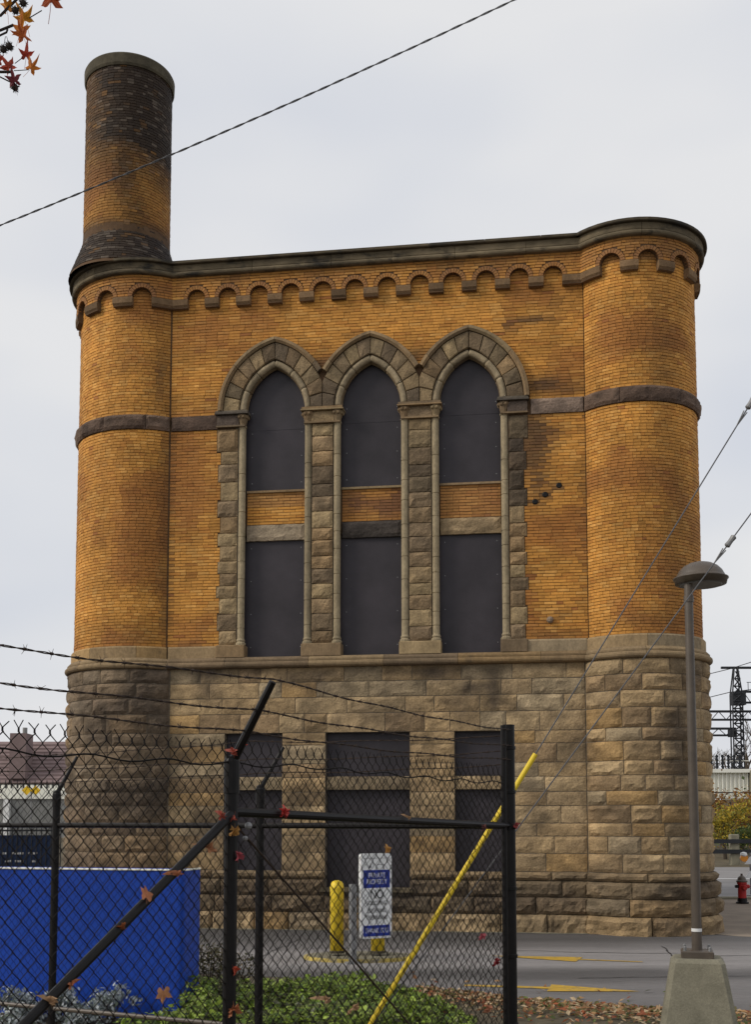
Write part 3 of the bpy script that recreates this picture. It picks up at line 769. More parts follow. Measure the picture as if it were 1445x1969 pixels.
def capital(u, parent):
    mb = MB(); t = tuple(st_sur(.3))
    mb.lathe([(.06, 8.235), (.064, 8.28), (.085, 8.36), (.105, 8.41), (.1, 8.425)], (u, .03), 12, t)
    for k in range(8):
        a = 2 * math.pi * k / 8 + .3
        mb.ball((u + .09 * math.cos(a), .03 + .09 * math.sin(a), 8.385), .030, 6, 5, t)
    return mb.build('capital', M['smooth'], parent)
def pier(xa, xb, label):
    """stone pier between two window openings"""
    PE = empty('pier', (0, 0, 0), 0, BLD)
    xm = (xa + xb) / 2; hw_ = (xb - xa) / 2
    colonnette(xa + .062, PE); colonnette(xb - .062, PE); capital(xa + .062, PE); capital(xb - .062, PE)
    b = MB(); b.box(xa + .03, xb - .03, .03, .3, 4.36, SPR - .02); b.build('pier_core', M['joint'], PE)
    z = 4.57
    while z < 8.22:
        h = min(rnd(.19, .3), 8.22 - z)
        if 8.22 - (z + h) < .12: h = 8.22 - z
        stone('pier_stone', flat, xa + .128, xb - .128, z, z + h, PE, w=0.0, bulge=rnd(.015, .035), back=.08, tint=st_sur(.75 if 6.95 < z < 7.3 else random.choice((0, 0, 0, .25))), stain=False, rough=.9); z += h
    stone('impost', flat, xa + .11, xb - .11, 8.25, 8.43, PE, w=.02, bulge=.01, back=.1, tint=st_sur(), stain=False, rough=.3)
    b = MB(); b.box(xa - .05, xb + .05, -.09, .2, 8.43, 8.452, tuple(st_sur())); b.box(xa - .035, xb + .035, -.075, .2, 8.455, 8.49, tuple(st_sur())); b.build('abacus', M['smooth'], PE)
    b = MB(); b.box(xa + .005, xb - .005, -.055, .1, 8.222, 8.248, tuple(st_sur())); b.build('necking', M['smooth'], PE)
    b = MB(); b.bbox(xa - .025, xb + .025, -.075, .2, 4.362, 4.565, .012, tuple(st_sur())); b.build('pier_base', M['smooth'], PE)
pier(WINX[0] + HW, WINX[1] - HW, 0); pier(WINX[1] + HW, WINX[2] - HW, 0)
def jamb(x_in, x_out, sgn):
    JE = empty('jamb', (0, 0, 0), 0, BLD)
    u = x_in + sgn * .062; colonnette(u, JE); capital(u, JE)
    a_, b_ = sorted((x_in + sgn * .03, x_out)); b = MB(); b.box(a_, b_, .012, .3, 4.36, SPR); b.build('jamb_core', M['joint'], JE)
    for k, (z0, z1, t) in enumerate(JH):
        a, c = sorted((x_in + sgn * .128, x_out + sgn * t))
        dk = 0
        if sgn > 0 and 6.6 < z0 < 8.3: dk = .9 * rnd(.6, 1.0)
        stone('jamb_stone', flat, a, c, z0, z1, JE, w=.004, bulge=rnd(.012, .035), back=.06, tint=st_sur().lerp(Vector((.045, .034, .026)), min(dk, .85)), stain=False, rough=.9)
    a, c = sorted((x_in + sgn * .11, x_out + sgn * .07)); stone('impost', flat, a, c, 8.25, 8.43, JE, w=.035, bulge=.01, back=.1, tint=Vector((0.12, 0.09, 0.07)), stain=False, rough=.3)
    a, c = sorted((x_in - sgn * .05, x_out + sgn * .09)); b = MB(); b.box(a, c, -.10, .2, 8.43, 8.455, (0.09, 0.075, 0.06)); b.box(a + .01, c - .01, -.085, .2, 8.458, 8.49, (0.12, 0.10, 0.075)); b.build('abacus', M['smooth'], JE)
    a, c = sorted((x_in + sgn * .005, x_out + sgn * .07)); b = MB(); b.box(a, c, -.06, .1, 8.222, 8.248, tuple(st_sur(.4))); b.build('necking', M['smooth'], JE)
    a, c = sorted((x_in - sgn * .025, x_out + sgn * .03)); b = MB(); b.bbox(a, c, -.075, .2, 4.362, 4.565, .012, tuple(st_sur())); b.build('jamb_base', M['smooth'], JE)
jamb(WINX[0] - HW, JL, -1); jamb(WINX[2] + HW, JR, 1)
# pale strip of grit and mortar along the foot of the wall, tar-sealed cracks in the asphalt
def loc2(u, w): q = BLD_M @ Vector((u, -w, 0)); return (q.x, q.y)
def ribbon(pts, wd, z, name, m):
    V = []; F = []
    for k, p in enumerate(pts):
        a = Vector(pts[max(k-1, 0)]); c = Vector(pts[min(k+1, len(pts)-1)]); d = (c - a).normalized(); n = Vector((-d.y, d.x)); h = wd * rnd(.5, 1.3)
        V += [(p[0] + n.x * h, p[1] + n.y * h, z), (p[0] - n.x * h, p[1] - n.y * h, z)]
    for k in range(len(pts) - 1): F.append((2*k+1, 2*k+3, 2*k+2, 2*k))
    return tag(make(name, V, F, m, center=False), kind='structure')
foot = [loc2(u, .20 + .03 * math.sin(u * 5) + rnd(-.02, .02)) for u in np.linspace(BWL, BWR, 70)]
ribbon(foot, .07, .009, 'wall_footing_strip', M['concrete'])
M['tar'] = mat('tar_seal', (0.03, 0.029, 0.03), 0.6, tint=False, var=0.2, scale=10)
for k, (x0, y0, x1, y1) in enumerate(((1.2, 15.4, 5.2, 14.6), (2.2, 12.6, 5.0, 12.9), (-3.5, 15.2, 1.0, 15.6), (3.4, 11.2, 3.9, 15.8), (-1.6, 13.6, -1.1, 16.8))):
    pts = [(x0 + (x1 - x0) * t + .10 * nz3(t * 9, k, 1), y0 + (y1 - y0) * t + .14 * nz3(t * 7, k, 5)) for t in np.linspace(0, 1, 40)]
    ribbon(pts, .011, .0075, 'road_crack', M['tar'])
# small iron anchor stub on the wall
b = MB(); b.ball((2.78, -.03, 4.86), .055, 8, 6, (.24, .18, .13)); b.build('anchor_stub', M['stone'], WALL)
for (hx_, hz_) in ((2.95, 7.02), (2.73, 6.88), (2.57, 6.77)):
    b = MB(); b.tube([(hx_, .0, hz_), (hx_, -.012, hz_)], [.05, .035], 9); b.build('wall_hole', M['black'], WALL)
# ------------------------------------------------------------------ sign, bollards and kerbed island
ISL = MB(); cI = ground(690, 1843)
def disc(mb, c, rx, ry, z0, z1, n=32):
    V = [(c[0] + rx * math.cos(2*math.pi*k/n), c[1] + ry * math.sin(2*math.pi*k/n), z) for z in (z0, z1) for k in range(n)]
    mb.add(V, [(k, (k+1) % n, n + (k+1) % n, n + k) for k in range(n)] + [tuple(range(n, 2*n))])
isl = empty('traffic_island', (cI.x, 14.4, 0)); tag(isl, 'low kerbed island with worn yellow edge under the bollards', 'traffic island')
b = MB(); disc(b, (0, 0), .68, .45, 0.0, .045); b.build('island_kerb', M['kerbpaint'], isl, center=False)
b = MB(); disc(b, (0, 0), .64, .41, .03, .050); b.build('island_top', M['concrete'], isl, center=False)
def bollard(x, label):
    g = at(x, 1840, 14.35); r = .085
    e = tag(empty('bollard', (g.x, g.y, .08)), label, 'bollard', 'yellow bollards on the traffic island')
    b = MB(); b.lathe([(r, 0), (r, .80), (r * .93, .845), (r * .7, .875), (r * .3, .89), (.004, .893)], n=24); b.build('bollard_sleeve', M['guard'], e, smooth=True, center=False)
    b = MB(); b.lathe([(r + .012, 0), (r + .012, .02), (r + .002, .03)], n=24); b.build('base_ring', M['cap'], e, center=False)
    for zz in (.78,):
        b = MB(); b.lathe([(r + .001, zz), (r + .004, zz + .005), (r + .004, zz + .03), (r + .001, zz + .035)], n=24); b.build('groove_band', M['guard'], e, center=False)
bollard(648, 'yellow bollard standing clear beside the private property sign'); bollard(727, 'yellow bollard partly hidden behind the private property sign')
SGN = tag(empty('private_property_sign', tuple(at(722, 1722, 14.0).xy) + (0,), R_(30)), 'white and blue sign reading PRIVATE PROPERTY on a post', 'sign')
zt = at(722, 1641, 14.0).z; zb = at(722, 1804, 14.0).z; sw = .215
def rrect(w, z0, z1, r, n=5):
    P = []
    for (cx_, cz_, a0) in ((w - r, z0 + r, -90), (w - r, z1 - r, 0), (-w + r, z1 - r, 90), (-w + r, z0 + r, 180)):
        for k in range(n + 1):
            a = R_(a0 + 90 * k / n); P.append((cx_ + r * math.cos(a), cz_ + r * math.sin(a)))
    return P
def plate(name, P, y0, y1, m, parent):
    n = len(P); V = [(p[0], y0, p[1]) for p in P] + [(p[0], y1, p[1]) for p in P]
    return make(name, V, [tuple(range(n)), tuple(range(2*n-1, n-1, -1))] + [(i, i + n, (i+1) % n + n, (i+1) % n) for i in range(n)], m, parent)
sp = plate('sign_panel', rrect(sw, zb, zt, .04), -.03, .03, M['white'], SGN)
plate('sign_face', rrect(sw - .03, zb + .03, zt - .055, .012), -.034, -.03, M['white'], SGN)
hh = zt - zb
def zz(f): return zt - f * hh
plate('blue_band', rrect(sw - .031, zz(.405), zz(.195), .002), -.037, -.034, M['signblue'], SGN)
plate('blue_band', rrect(sw - .031, zz(.992) + .02, zz(.845), .002), -.037, -.034, M['signblue'], SGN)
b = MB(); b.box(-sw + .035, sw - .035, -.0385, -.03, zt - .058, zt - .054); b.build('panel_seam', M['ink'], SGN)
def letters(txt, z, size, m, parent, y=-.0385, x=0.0, sx=1.0):
    cu = bpy.data.curves.new('lettering', 'FONT'); cu.body = txt; cu.size = size; cu.align_x = 'CENTER'; cu.align_y = 'CENTER'; cu.extrude = .0005
    t = bpy.data.objects.new('lettering_curve', cu); COL.objects.link(t)
    bpy.context.view_layer.update()
    me = bpy.data.meshes.new_from_object(t.evaluated_get(bpy.context.evaluated_depsgraph_get()))
    bpy.data.objects.remove(t); me.materials.clear(); me.materials.append(m)
    ob = bpy.data.objects.new('lettering', me); COL.objects.link(ob); ob.parent = parent
    ob.location = (x, y, z); ob.rotation_euler = (R_(90), 0, 0); ob.scale = (sx, 1.15, 1); return ob
letters('PRIVATE', zz(.26), .075, M['white'], SGN, sx=.85); letters('PROPERTY', zz(.335), .075, M['white'], SGN, sx=.80)
letters('NO', zz(.485), .135, M['ink'], SGN, sx=.85)
letters('SOLICITING', zz(.585), .062, M['ink'], SGN, sx=.85); letters('LOITERING', zz(.675), .062, M['ink'], SGN, sx=.85); letters('TRESPASSING', zz(.755), .062, M['ink'], SGN, sx=.80)
letters('THANK YOU', zz(.91), .075, M['white'], SGN, sx=.75)
b = MB(); b.add([(-.10, -.0385, zz(.17)), (-.075, -.0385, zz(.165)), (-.088, -.0385, zz(.105)), (-.06, -.0385, zz(.13)), (-.045, -.0385, zz(.155)), (-.062, -.0385, zz(.10))], [(0, 1, 2), (3, 4, 5)]); b.build('emblem', M['ink'], SGN)
b = MB(); b.box(0.0, .12, -.0385, -.036, zz(.135), zz(.128)); b.build('emblem_line', M['galv'], SGN)
b = MB(); b.box(-sw - .10, -sw - .03, .02, .09, .02, zz(.36)); b.build('sign_post', M['galv'], SGN)
b = MB(); b.box(-sw - .05, sw - .05, .032, .06, zz(.5), zz(.46)); b.build('bracket', M['galv'], SGN)
b = MB(); b.box(-sw - .15, -sw - .0, .0, .11, .0, .025); b.build('base_plate', M['galv'], SGN)

# ------------------------------------------------------------------ road arrows
def flatpoly(name, pts, m, z=.010, **kw): return make(name, [(p[0], p[1], z) for p in pts], [tuple(range(len(pts)))], m, center=False, **kw)
def arrow(tail, base, tip, sw_, hw_, label, tx):
    T, B, P = [Vector(ground(*q).xy) for q in (tail, base, tip)]
    d = (P - T).normalized(); n = Vector((-d.y, d.x))
    pts = [T + n * sw_ * .5, B + n * sw_ * .8, B + n * hw_, P, B - n * hw_, B - n * sw_ * .8, T - n * sw_ * .5]
    o_ = flatpoly('road_arrow', pts[::-1], M['marking']); tag(o_, label, 'road marking', 'yellow arrows painted on the road'); return o_
arrow((1237, 1851), (1115, 1846), (945, 1839), .05, .24, 'yellow road arrow nearest the building, pointing toward the sign', 0)
arrow((893, 1896), (1057, 1901), (1232, 1908), .09, .25, 'yellow road arrow nearest the leaf litter, pointing toward the lamp post', 0)

# ------------------------------------------------------------------ lamp post
g = at(1342, 1840, 9.2); LP = tag(empty('lamp_post', (g.x, 9.2, 0), R_(-14)), 'bronze lamp post with domed head on a tapered concrete pier', 'lamp post')
zt = g.z; b = MB()
def sq(w, z, c): return [(-w + c, -w, z), (w - c, -w, z), (w, -w + c, z), (w, w - c, z), (w - c, w, z), (-w + c, w, z), (-w, w - c, z), (-w, -w + c, z)]
rs = [sq(.31, 0, .035), sq(.205, zt - .03, .035), sq(.178, zt, .03)]
b.add(sum(rs, []), [tuple(range(16, 24))] + [(k*8+i, k*8+(i+1)%8, (k+1)*8+(i+1)%8, (k+1)*8+i) for k in range(2) for i in range(8)])
b.build('concrete_pier', M['concrete'], LP, center=False)
b = MB(); b.bbox(-.125, .125, -.125, .125, zt, zt + .055, .008); b.build('base_plate', M['lamp'], LP, center=False)
for sx in (-.095, .095):
    for sy in (-.095, .095):
        b = MB(); b.lathe([(.012, zt + .055), (.012, zt + .085), (.008, zt + .09)], (sx, sy), 8); b.build('anchor_bolt', M['galv'], LP, center=False)
pt = at(1328, 1100, 9.2).z
b = MB(); b.lathe([(.041, zt + .05), (.038, zt + .3), (.0365, zt + 1.5), (.034, pt - .25), (.034, pt)], n=20); b.build('pole', M['lamp'], LP, smooth=False, center=False)
b = MB(); b.lathe([(.0408, zt + .20), (.0408, zt + .225)], n=20); b.build('tape_band', M['white'], LP, center=False)
b = MB(); b.lathe([(.040, pt - .25), (.040, pt - .2)], n=16); b.build('collar', M['lamp'], LP, center=False)
hx, hy = .105 * math.cos(R_(14)) , .105 * math.sin(R_(14)) + .07
zr = at(1352, 1120, 9.2).z
b = MB(); b.lathe([(.17, zr - .004), (.205, zr), (.213, zr + .036), (.222, zr + .042), (.222, zr + .050), (.200, zr + .054), (.192, zr + .075), (.172, zr + .112), (.140, zr + .145), (.095, zr + .170), (.05, zr + .182), (.003, zr + .186)], (hx, hy), 40)
b.build('lamp_hood', M['lamp'], LP, smooth=True, center=False)
b = MB(); b.lathe([(.165, zr - .012), (.172, zr - .003)], (hx, hy), 32); b.build('lens', M['galv'], LP, center=False)
b = MB(); b.tube([(0, 0, zr + .05), (hx * .8, hy * .8, zr + .05)], .03, 8); b.build('bracket_arm', M['lamp'], LP, center=False)

# ------------------------------------------------------------------ fences
E_ = at(981, 1600, 7.8); A_ = at(53, 1600, 4.3)
E2 = Vector((E_.x, E_.y)); A2 = Vector((A_.x, A_.y)); dF = (E2 - A2).normalized(); nF = Vector((dF.y, -dF.x))   # nF points to the right / toward the camera
A2 = A2 - dF * 1.6
def on_plane(x, y, P, d):
    """pixel -> (distance along a vertical plane through P with direction d, z)"""
    r = ray(x, y); n = Vector((d.y, -d.x)); k = (P.dot(n)) / (r.x * n.x + r.y * n.y)
    q = r * k + Vector((0, 0, HC)); return (Vector((q.x, q.y)) - P).dot(d), q.z
def weave(P, d, s0, s1, ztop, zbot, sp, r, seed, sag=0.0):
    """chain link fabric: one zigzag wire per half pitch"""
    mb = MB(); n = Vector((d.y, -d.x)); random.seed(seed); h = sp / 2
    cols_ = int((s1 - s0) / h); lev = int((ztop - zbot) / h)
    for i in range(cols_):
        pts = []
        for j in range(lev + 1):
            s = s0 + (i + ((j + i) % 2)) * h
            z = ztop - j * h + .012 * nz3(s, j * h, seed, 1.3)
            w = (.0035 if (j + i) % 2 else -.0035) + .02 * nz3(s * .8, z * .8, seed + 3, 1.0)
            q = P + d * (s + .006 * nz3(s, z, seed + 9, 2.0)) + n * w
            pts.append((q.x, q.y, z))
        mb.tube(pts, r, 4, cap=False)
        # twisted selvage at the top
        if i % 2 == 0:
            s = s0 + (i + (i % 2)) * h if True else 0
            q = Vector(pts[0]); 
            tw = .045
            sq_ = [q, q + Vector((0, 0, tw * .35))]
            mb.tube(sq_, r * 1.5, 4)
            a = q + Vector((0, 0, tw * .3)); l1 = rnd(.018, .03); l2 = rnd(.018, .03)
            mb.tube([a, a + Vector((d.x * l1, d.y * l1, rnd(.02, .035)))], r * .9, 4)
            mb.tube([a, a + Vector((-d.x * l2, -d.y * l2, rnd(.02, .035)))], r * .9, 4)
    return mb
def barbed(pts, seed, rad=.0022, pitch=.115):
    random.seed(seed); mb = MB(); P = [Vector(p) for p in pts]
    dense = []
    for a, c in zip(P[:-1], P[1:]):
        L_ = (c - a).length; n = max(2, int(L_ / .03))
        for k in range(n):
            t = k / n; sag = -.03 * L_ * .25 * 4 * t * (1 - t)
            dense.append(a.lerp(c, t) + Vector((0, 0, sag)))
    dense.append(P[-1])
    for ph in (0, math.pi):
        q = []
        for k, p in enumerate(dense):
            an = k * 1.15 + ph
            q.append(p + Vector((0, math.cos(an) * .0028, math.sin(an) * .0028 + .004 * math.sin(k * .21 + seed))))
        mb.tube(q, rad, 4, cap=False)
    acc = 0
    for k in range(1, len(dense)):
        acc += (dense[k] - dense[k-1]).length
        if acc > pitch * rnd(.9, 1.1):
            acc = 0; p = dense[k]; ax = (dense[k] - dense[k-1]).normalized()
            p = p + Vector((0, 0, .004 * math.sin(k * .21 + seed)))
            mb.tube([p - ax * .006, p + ax * .006], .006, 5)
            for q in range(4):
                v = Vector((rnd(-1, 1), rnd(-1, 1), rnd(-1, 1))); v = (v - ax * v.dot(ax) * .6).normalized() * rnd(.018, .026)
                mb.tube([p, p + v], [rad * .8, rad * .3], 3)
    return mb
def P3(P, d, s, z, w=0.0):
    n = Vector((d.y, -d.x)); q = P + d * s + n * w; return Vector((q.x, q.y, z))
LF = (E2 - A2).length
FR = tag(empty('chain_link_fence', (0, 0, 0)), 'near black chain link fence with barbed wire, diagonal brace and thick end post', 'fence')
zF = on_plane(200, 1421, A2, dF)[1]
weave(A2, dF, 0.0, LF - .06, zF, .25, .0735, .0027, 11).build('chain_link_mesh', M['wire'], FR, center=False)
sP, zP = on_plane(446, 1455, A2, dF)
b = MB(); p0 = P3(A2, dF, sP, -.1); b.tube([p0, P3(A2, dF, sP, zP)], .031, 16); b.build('post', M['black'], FR)
b = MB(); b.tube([P3(A2, dF, sP, zP - .17), P3(A2, dF, sP, zP - .02), P3(A2, dF, sP, zP)], [.037, .037, .028], 14); b.build('post_cap', M['black'], FR)
tip = P3(A2, dF, sP, zP + .335, .235)
b = MB(); b.tube([P3(A2, dF, sP, zP - .03), tip], [.022, .017], 10); b.build('barb_arm', M['black'], FR)
sE = LF
zE = on_plane(981, 1394, A2, dF)[1]
b = MB(); b.tube([P3(A2, dF, sE, -.1), P3(A2, dF, sE, zE)], .040, 20); b.build('end_post', M['black'], FR)
b = MB(); b.tube([P3(A2, dF, sE - .085, -.1), P3(A2, dF, sE - .085, zE - .01)], .019, 12); b.build('tension_bar', M['black'], FR)
for q in (.35, .8, 1.25, 1.66, 1.9, 2.2):
    b = MB(); c = P3(A2, dF, sE, q); b.lathe([(.043, -.012), (.046, -.010), (.046, .010), (.043, .012)], (c.x, c.y), 16, z0=q); b.build('post_band', M['black'], FR)
zr0 = on_plane(446, 1561, A2, dF)[1]; zr1 = on_plane(975, 1588, A2, dF)[1]
b = MB(); b.tube([P3(A2, dF, sP, zr0), P3(A2, dF, sE, zr1)], .0215, 12); b.build('rail', M['black'], FR)
b0 = on_plane(436, 1566, A2, dF); b1 = on_plane(30, 1975, A2, dF)
dd = (b1[0] - b0[0], b1[1] - b0[1])
b = MB(); b.tube([P3(A2, dF, *b0, .028), P3(A2, dF, b0[0] + dd[0] * 1.15, b0[1] + dd[1] * 1.15, .028)], .0205, 12); b.build('brace', M['black'], FR)
t0 = on_plane(455, 1592, A2, dF); t1 = on_plane(785, 1969, A2, dF)
b = MB(); b.tube([P3(A2, dF, *t0, .01), P3(A2, dF, t0[0] + (t1[0]-t0[0]) * 1.5, t0[1] + (t1[1]-t0[1]) * 1.5, .01)], .0055, 8); b.build('truss_rod', M['barb'], FR)
for (px, py, s_) in ((468, 1588, .018), (462, 1612, .013)):
    q = on_plane(px, py, A2, dF); b = MB(); b.ball(P3(A2, dF, *q, .03), s_, 8, 6); b.build('clamp_bolt', M['galv'], FR)
# tension wire threaded through the top of the mesh
pts = []
for k in range(90):
    s = LF * k / 89; zz_ = zF - .055 + .010 * math.sin(s * 14) - .02 * abs(math.sin(s * .9))
    pts.append(P3(A2, dF, s, zz_, .006 * math.sin(s * 14 + 1)))
b = MB(); b.tube(pts, .0036, 6); b.build('tension_wire', M['wire'], FR)
for k, (t_, ye) in enumerate(((1.0, 1404), (.62, 1434), (.36, 1460))):
    base = P3(A2, dF, sP, zP - .03); w_ = .235 * t_; z_ = zP - .03 + .365 * t_ + .012
    ze = on_plane(970, ye, A2, dF)[1]
    barbed([P3(A2, dF, 0.0, z_ + (-.05, .0, .03)[k], w_), P3(A2, dF, sP, z_, w_), P3(A2, dF, sE - .03, ze, .03)], 31 + k).build('barbed_wire', M['barb'], FR, center=False)
# rear fence, meeting the near fence at the end post
B_ = at(105, 1600, 9.4); B2 = Vector((B_.x, B_.y)); dB = (B2 - E2).normalized(); LB_ = (B2 - E2).length + 2.2
RF = tag(empty('chain_link_fence', (0, 0, 0)), 'farther black chain link fence running behind the near fence, before the blue panel', 'fence')
zB = on_plane(60, 1512, E2, dB)[1]
zB = 1.98
weave(E2, dB, .05, LB_, zB, .12, .0735, .0024, 23).build('chain_link_mesh', M['wire'], RF, center=False)
for (px, py, ax_, ay_) in ((109, 1522, 148, 1455), (501, 1512, 545, 1437)):
    s, z = on_plane(px, py, E2, dB)
    b = MB(); b.tube([P3(E2, dB, s, -.1), P3(E2, dB, s, z)], .031, 14); b.build('post', M['black'], RF)
    b = MB(); b.tube([P3(E2, dB, s, z - .12), P3(E2, dB, s, z - .02), P3(E2, dB, s, z + .01)], [.036, .036, .02], 12); b.build('post_cap', M['black'], RF)
    tp_ = at(ax_, ay_, (E2 + dB * s).y + .10)
    b = MB(); b.tube([P3(E2, dB, s, z - .02), tp_], [.02, .014], 8); b.build('barb_arm', M['black'], RF)
b = MB(); z = on_plane(250, 1587, E2, dB)[1]; b.tube([P3(E2, dB, 0, z), P3(E2, dB, LB_, z)], .021, 10); b.build('rail', M['black'], RF)
za = on_plane(380, 1964, E2, dB)[1]
b = MB(); b.tube([P3(E2, dB, 0, za - .02), P3(E2, dB, LB_, za + .02)], .019, 10); b.build('bottom_rail', M['lamp'], RF)
for k, (za_, zb_) in enumerate(((2.27, 2.33), (2.17, 2.2), (2.07, 2.1))):
    barbed([P3(E2, dB, 0.03, on_plane(960, (1416, 1445, 1470)[k], E2, dB)[1]), P3(E2, dB, on_plane(501, 1500, E2, dB)[0], zb_ - .04, -.15 + .05 * k), P3(E2, dB, LB_, za_ - .04, -.15 + .05 * k)], 51 + k, rad=.0018).build('barbed_wire', M['barb'], RF, center=False)

# ------------------------------------------------------------------ blue panel
c0, c1 = at(-60, 1800, 10.45), at(352, 1800, 9.95); zt0 = at(200, 1671, 10.2).z
BP = tag(empty('blue_panel', ((c0.x + c1.x) / 2, (c0.y + c1.y) / 2, 0), math.atan2(c1.y - c0.y, c1.x - c0.x)), 'big glossy blue panel wall with pale top edge behind silver plants', 'panel')
wl = (c1.xy - c0.xy).length / 2; P = [(-wl, 0)]
P += [(wl - .05 + .05 * math.sin(R_(a)), .05 - .05 * math.cos(R_(a))) for a in range(0, 91, 15)]
P += [(wl, .36), (-wl, .36)]
n = len(P); V = [(p[0], p[1], z_) for z_ in (-.05, zt0) for p in P]
ob = make('panel_body', V, [(i, (i+1) % n, (i+1) % n + n, i + n) for i in range(n)] + [tuple(range(n, 2*n))], M['blue'], BP, center=False)
b = MB(); b.tube([(p[0], p[1] - .002, zt0) for p in P[:-1]], .009, 6); b.build('top_trim', M['girder'], BP, center=False)

# ------------------------------------------------------------------ guy wires and their yellow guard
anc = ground(687, 2010)
AN = Vector((anc.x, anc.y, 0.0))
def guy(name, p_hi, Yhi, ins, label, guard=None):
    e = tag(empty(name, tuple(AN)), label, 'guy wire', 'guy wires to the ground anchor')
    hi = at(*p_hi, Yhi) - AN
    b = MB(); b.tube([Vector((0, 0, 0)), hi * 1.25], .0052, 6); b.build('strand', M['cable'], e, center=False)
    t = ins; b = MB(); q = hi * t; d = hi.normalized()
    b.tube([q - d * .052, q - d * .044, q - d * .012, q + d * .012, q + d * .044, q + d * .052], [.015, .024, .020, .020, .024, .015], 10); b.build('insulator', M['galv'], e, center=False)
    b = MB(); sd = d.cross(Vector((0, 1, 0))).normalized() * .014
    b.tube([q - d * .22, q - d * .08 + sd], .005, 5); b.tube([q - d * .22, q - d * .08 - sd], .005, 5); b.build('grip', M['galv'], e, center=False)
    if guard:
        top = at(*guard, 9.0) - AN; k = top.length / hi.length
        b = MB(); b.tube([hi * .015, hi * k], .0205, 14); b.build('wire_guard', M['guard'], e, center=False)
    return e
G1 = at(1445, 772, 8.75)
guy('guy_wire', (1445, 775), 8.75, 1.0, 'steep guy wire sheathed at its foot in a yellow tube', guard=(1024, 1452))
guy('guy_wire', (1445, 988), 8.8, .947, 'lower bare guy wire with silver insulator crossing in front of the lamp')
b = MB(); b.lathe([(.03, -.1), (.03, .06), (.018, .07)], n=10); o_ = b.build('ground_anchor', M['galv'], center=False); o_.location = tuple(AN - Vector((0.02, 0, 0))); tag(o_, 'steel ground anchor rod at the foot of the guy wires', 'anchor')
# overhead cable
c0, c1 = at(-120, 480, 12.0), at(1110, -58, 10.5); mb = MB(); N = 260
for ph in (0, math.pi):
    pts = []
    for k in range(N + 1):
        t = k / N; p = c0.lerp(c1, t) + Vector((0, 0, -.17 * 4 * t * (1 - t) * .5)); an = k * .55 + ph
        pts.append(p + Vector((0, math.cos(an), math.sin(an))) * .006)
    mb.tube(pts, .0060 if ph else .0050, 5)
tag(mb.build('overhead_cable', M['cable'], center=False), 'twisted overhead cable crossing the sky in front of the chimney', 'cable')

# ------------------------------------------------------------------ leaves
def star_leaf(size, lobes=5, bend=.25, seed=0, stem=.6, narrow=.16):
    rg = random.Random(seed); V = [(0, 0, 0)]; F = []; inner = .32 if stem > .8 else .46
    angs = [-118, -60, 0, 60, 118] if lobes == 5 else [-75, 0, 75]
    tips = [.62, .9, 1.0, .9, .62] if lobes == 5 else [.8, 1, .8]
    ring = []
    for i, (a, l) in enumerate(zip(angs, tips)):
        a += rg.uniform(-7, 7); l *= rg.uniform(.85, 1.1)
        def pol(ang, r): return (math.sin(R_(ang)) * r, math.cos(R_(ang)) * r)
        ring += [pol(a - 28, inner), pol(a - 17, inner + l * .16), pol(a - 7, inner * .6 + l * .48), pol(a + rg.uniform(-5, 5), l), pol(a + 7, inner * .6 + l * .48), pol(a + 17, inner + l * .16), pol(a + 28, inner)]
    ring.append((0.03, -.12)); ring.insert(0, (-.03, -.12))
    for x, y in ring:
        r = math.hypot(x, y); cr_ = .16 * max(0, bend - .6)
        V.append(((x * (1 - .4 * min(1, bend)) + cr_ * rg.uniform(-1, 1)) * size, (y + cr_ * rg.uniform(-1, 1)) * size, (-bend * .8 * r * r + (.10 * bend + cr_) * rg.uniform(-1, 1) + bend * .9 * abs(x)) * size))
    for i in range(1, len(V) - 1): F.append((0, i + 1, i))
    F.append((0, 1, len(V) - 1))
    mb = MB(); mb.V = [tuple(v) for v in V]; mb.F = F; mb.T = [(1, 1, 1)] * len(V)
    s = size
    mb.tube([(0, 0, 0), (.03 * s, -stem * .5 * s, .05 * s), (.08 * s, -stem * s, .02 * s)], .012 * s, 3)
    return mb
def place_leaf(name, loc, size, col, rot, lobes, seed, parent=None, bend=.3, stem=.6):
    mb = star_leaf(size, lobes, bend, seed, stem); rg = random.Random(seed + 5)
    mb.T = [tuple(Vector(col) * rg.uniform(.8, 1.15)) for _ in mb.V]
    o_ = mb.build(name, M['leaf'], parent, center=False); o_.location = loc; o_.rotation_euler = tuple(R_(a) for a in rot); return o_
RED, ORG, YEL, TAN, PNK, DRD = (.34, .075, .05), (.44, .17, .08), (.50, .27, .08), (.40, .25, .14), (.38, .08, .10), (.24, .03, .035)
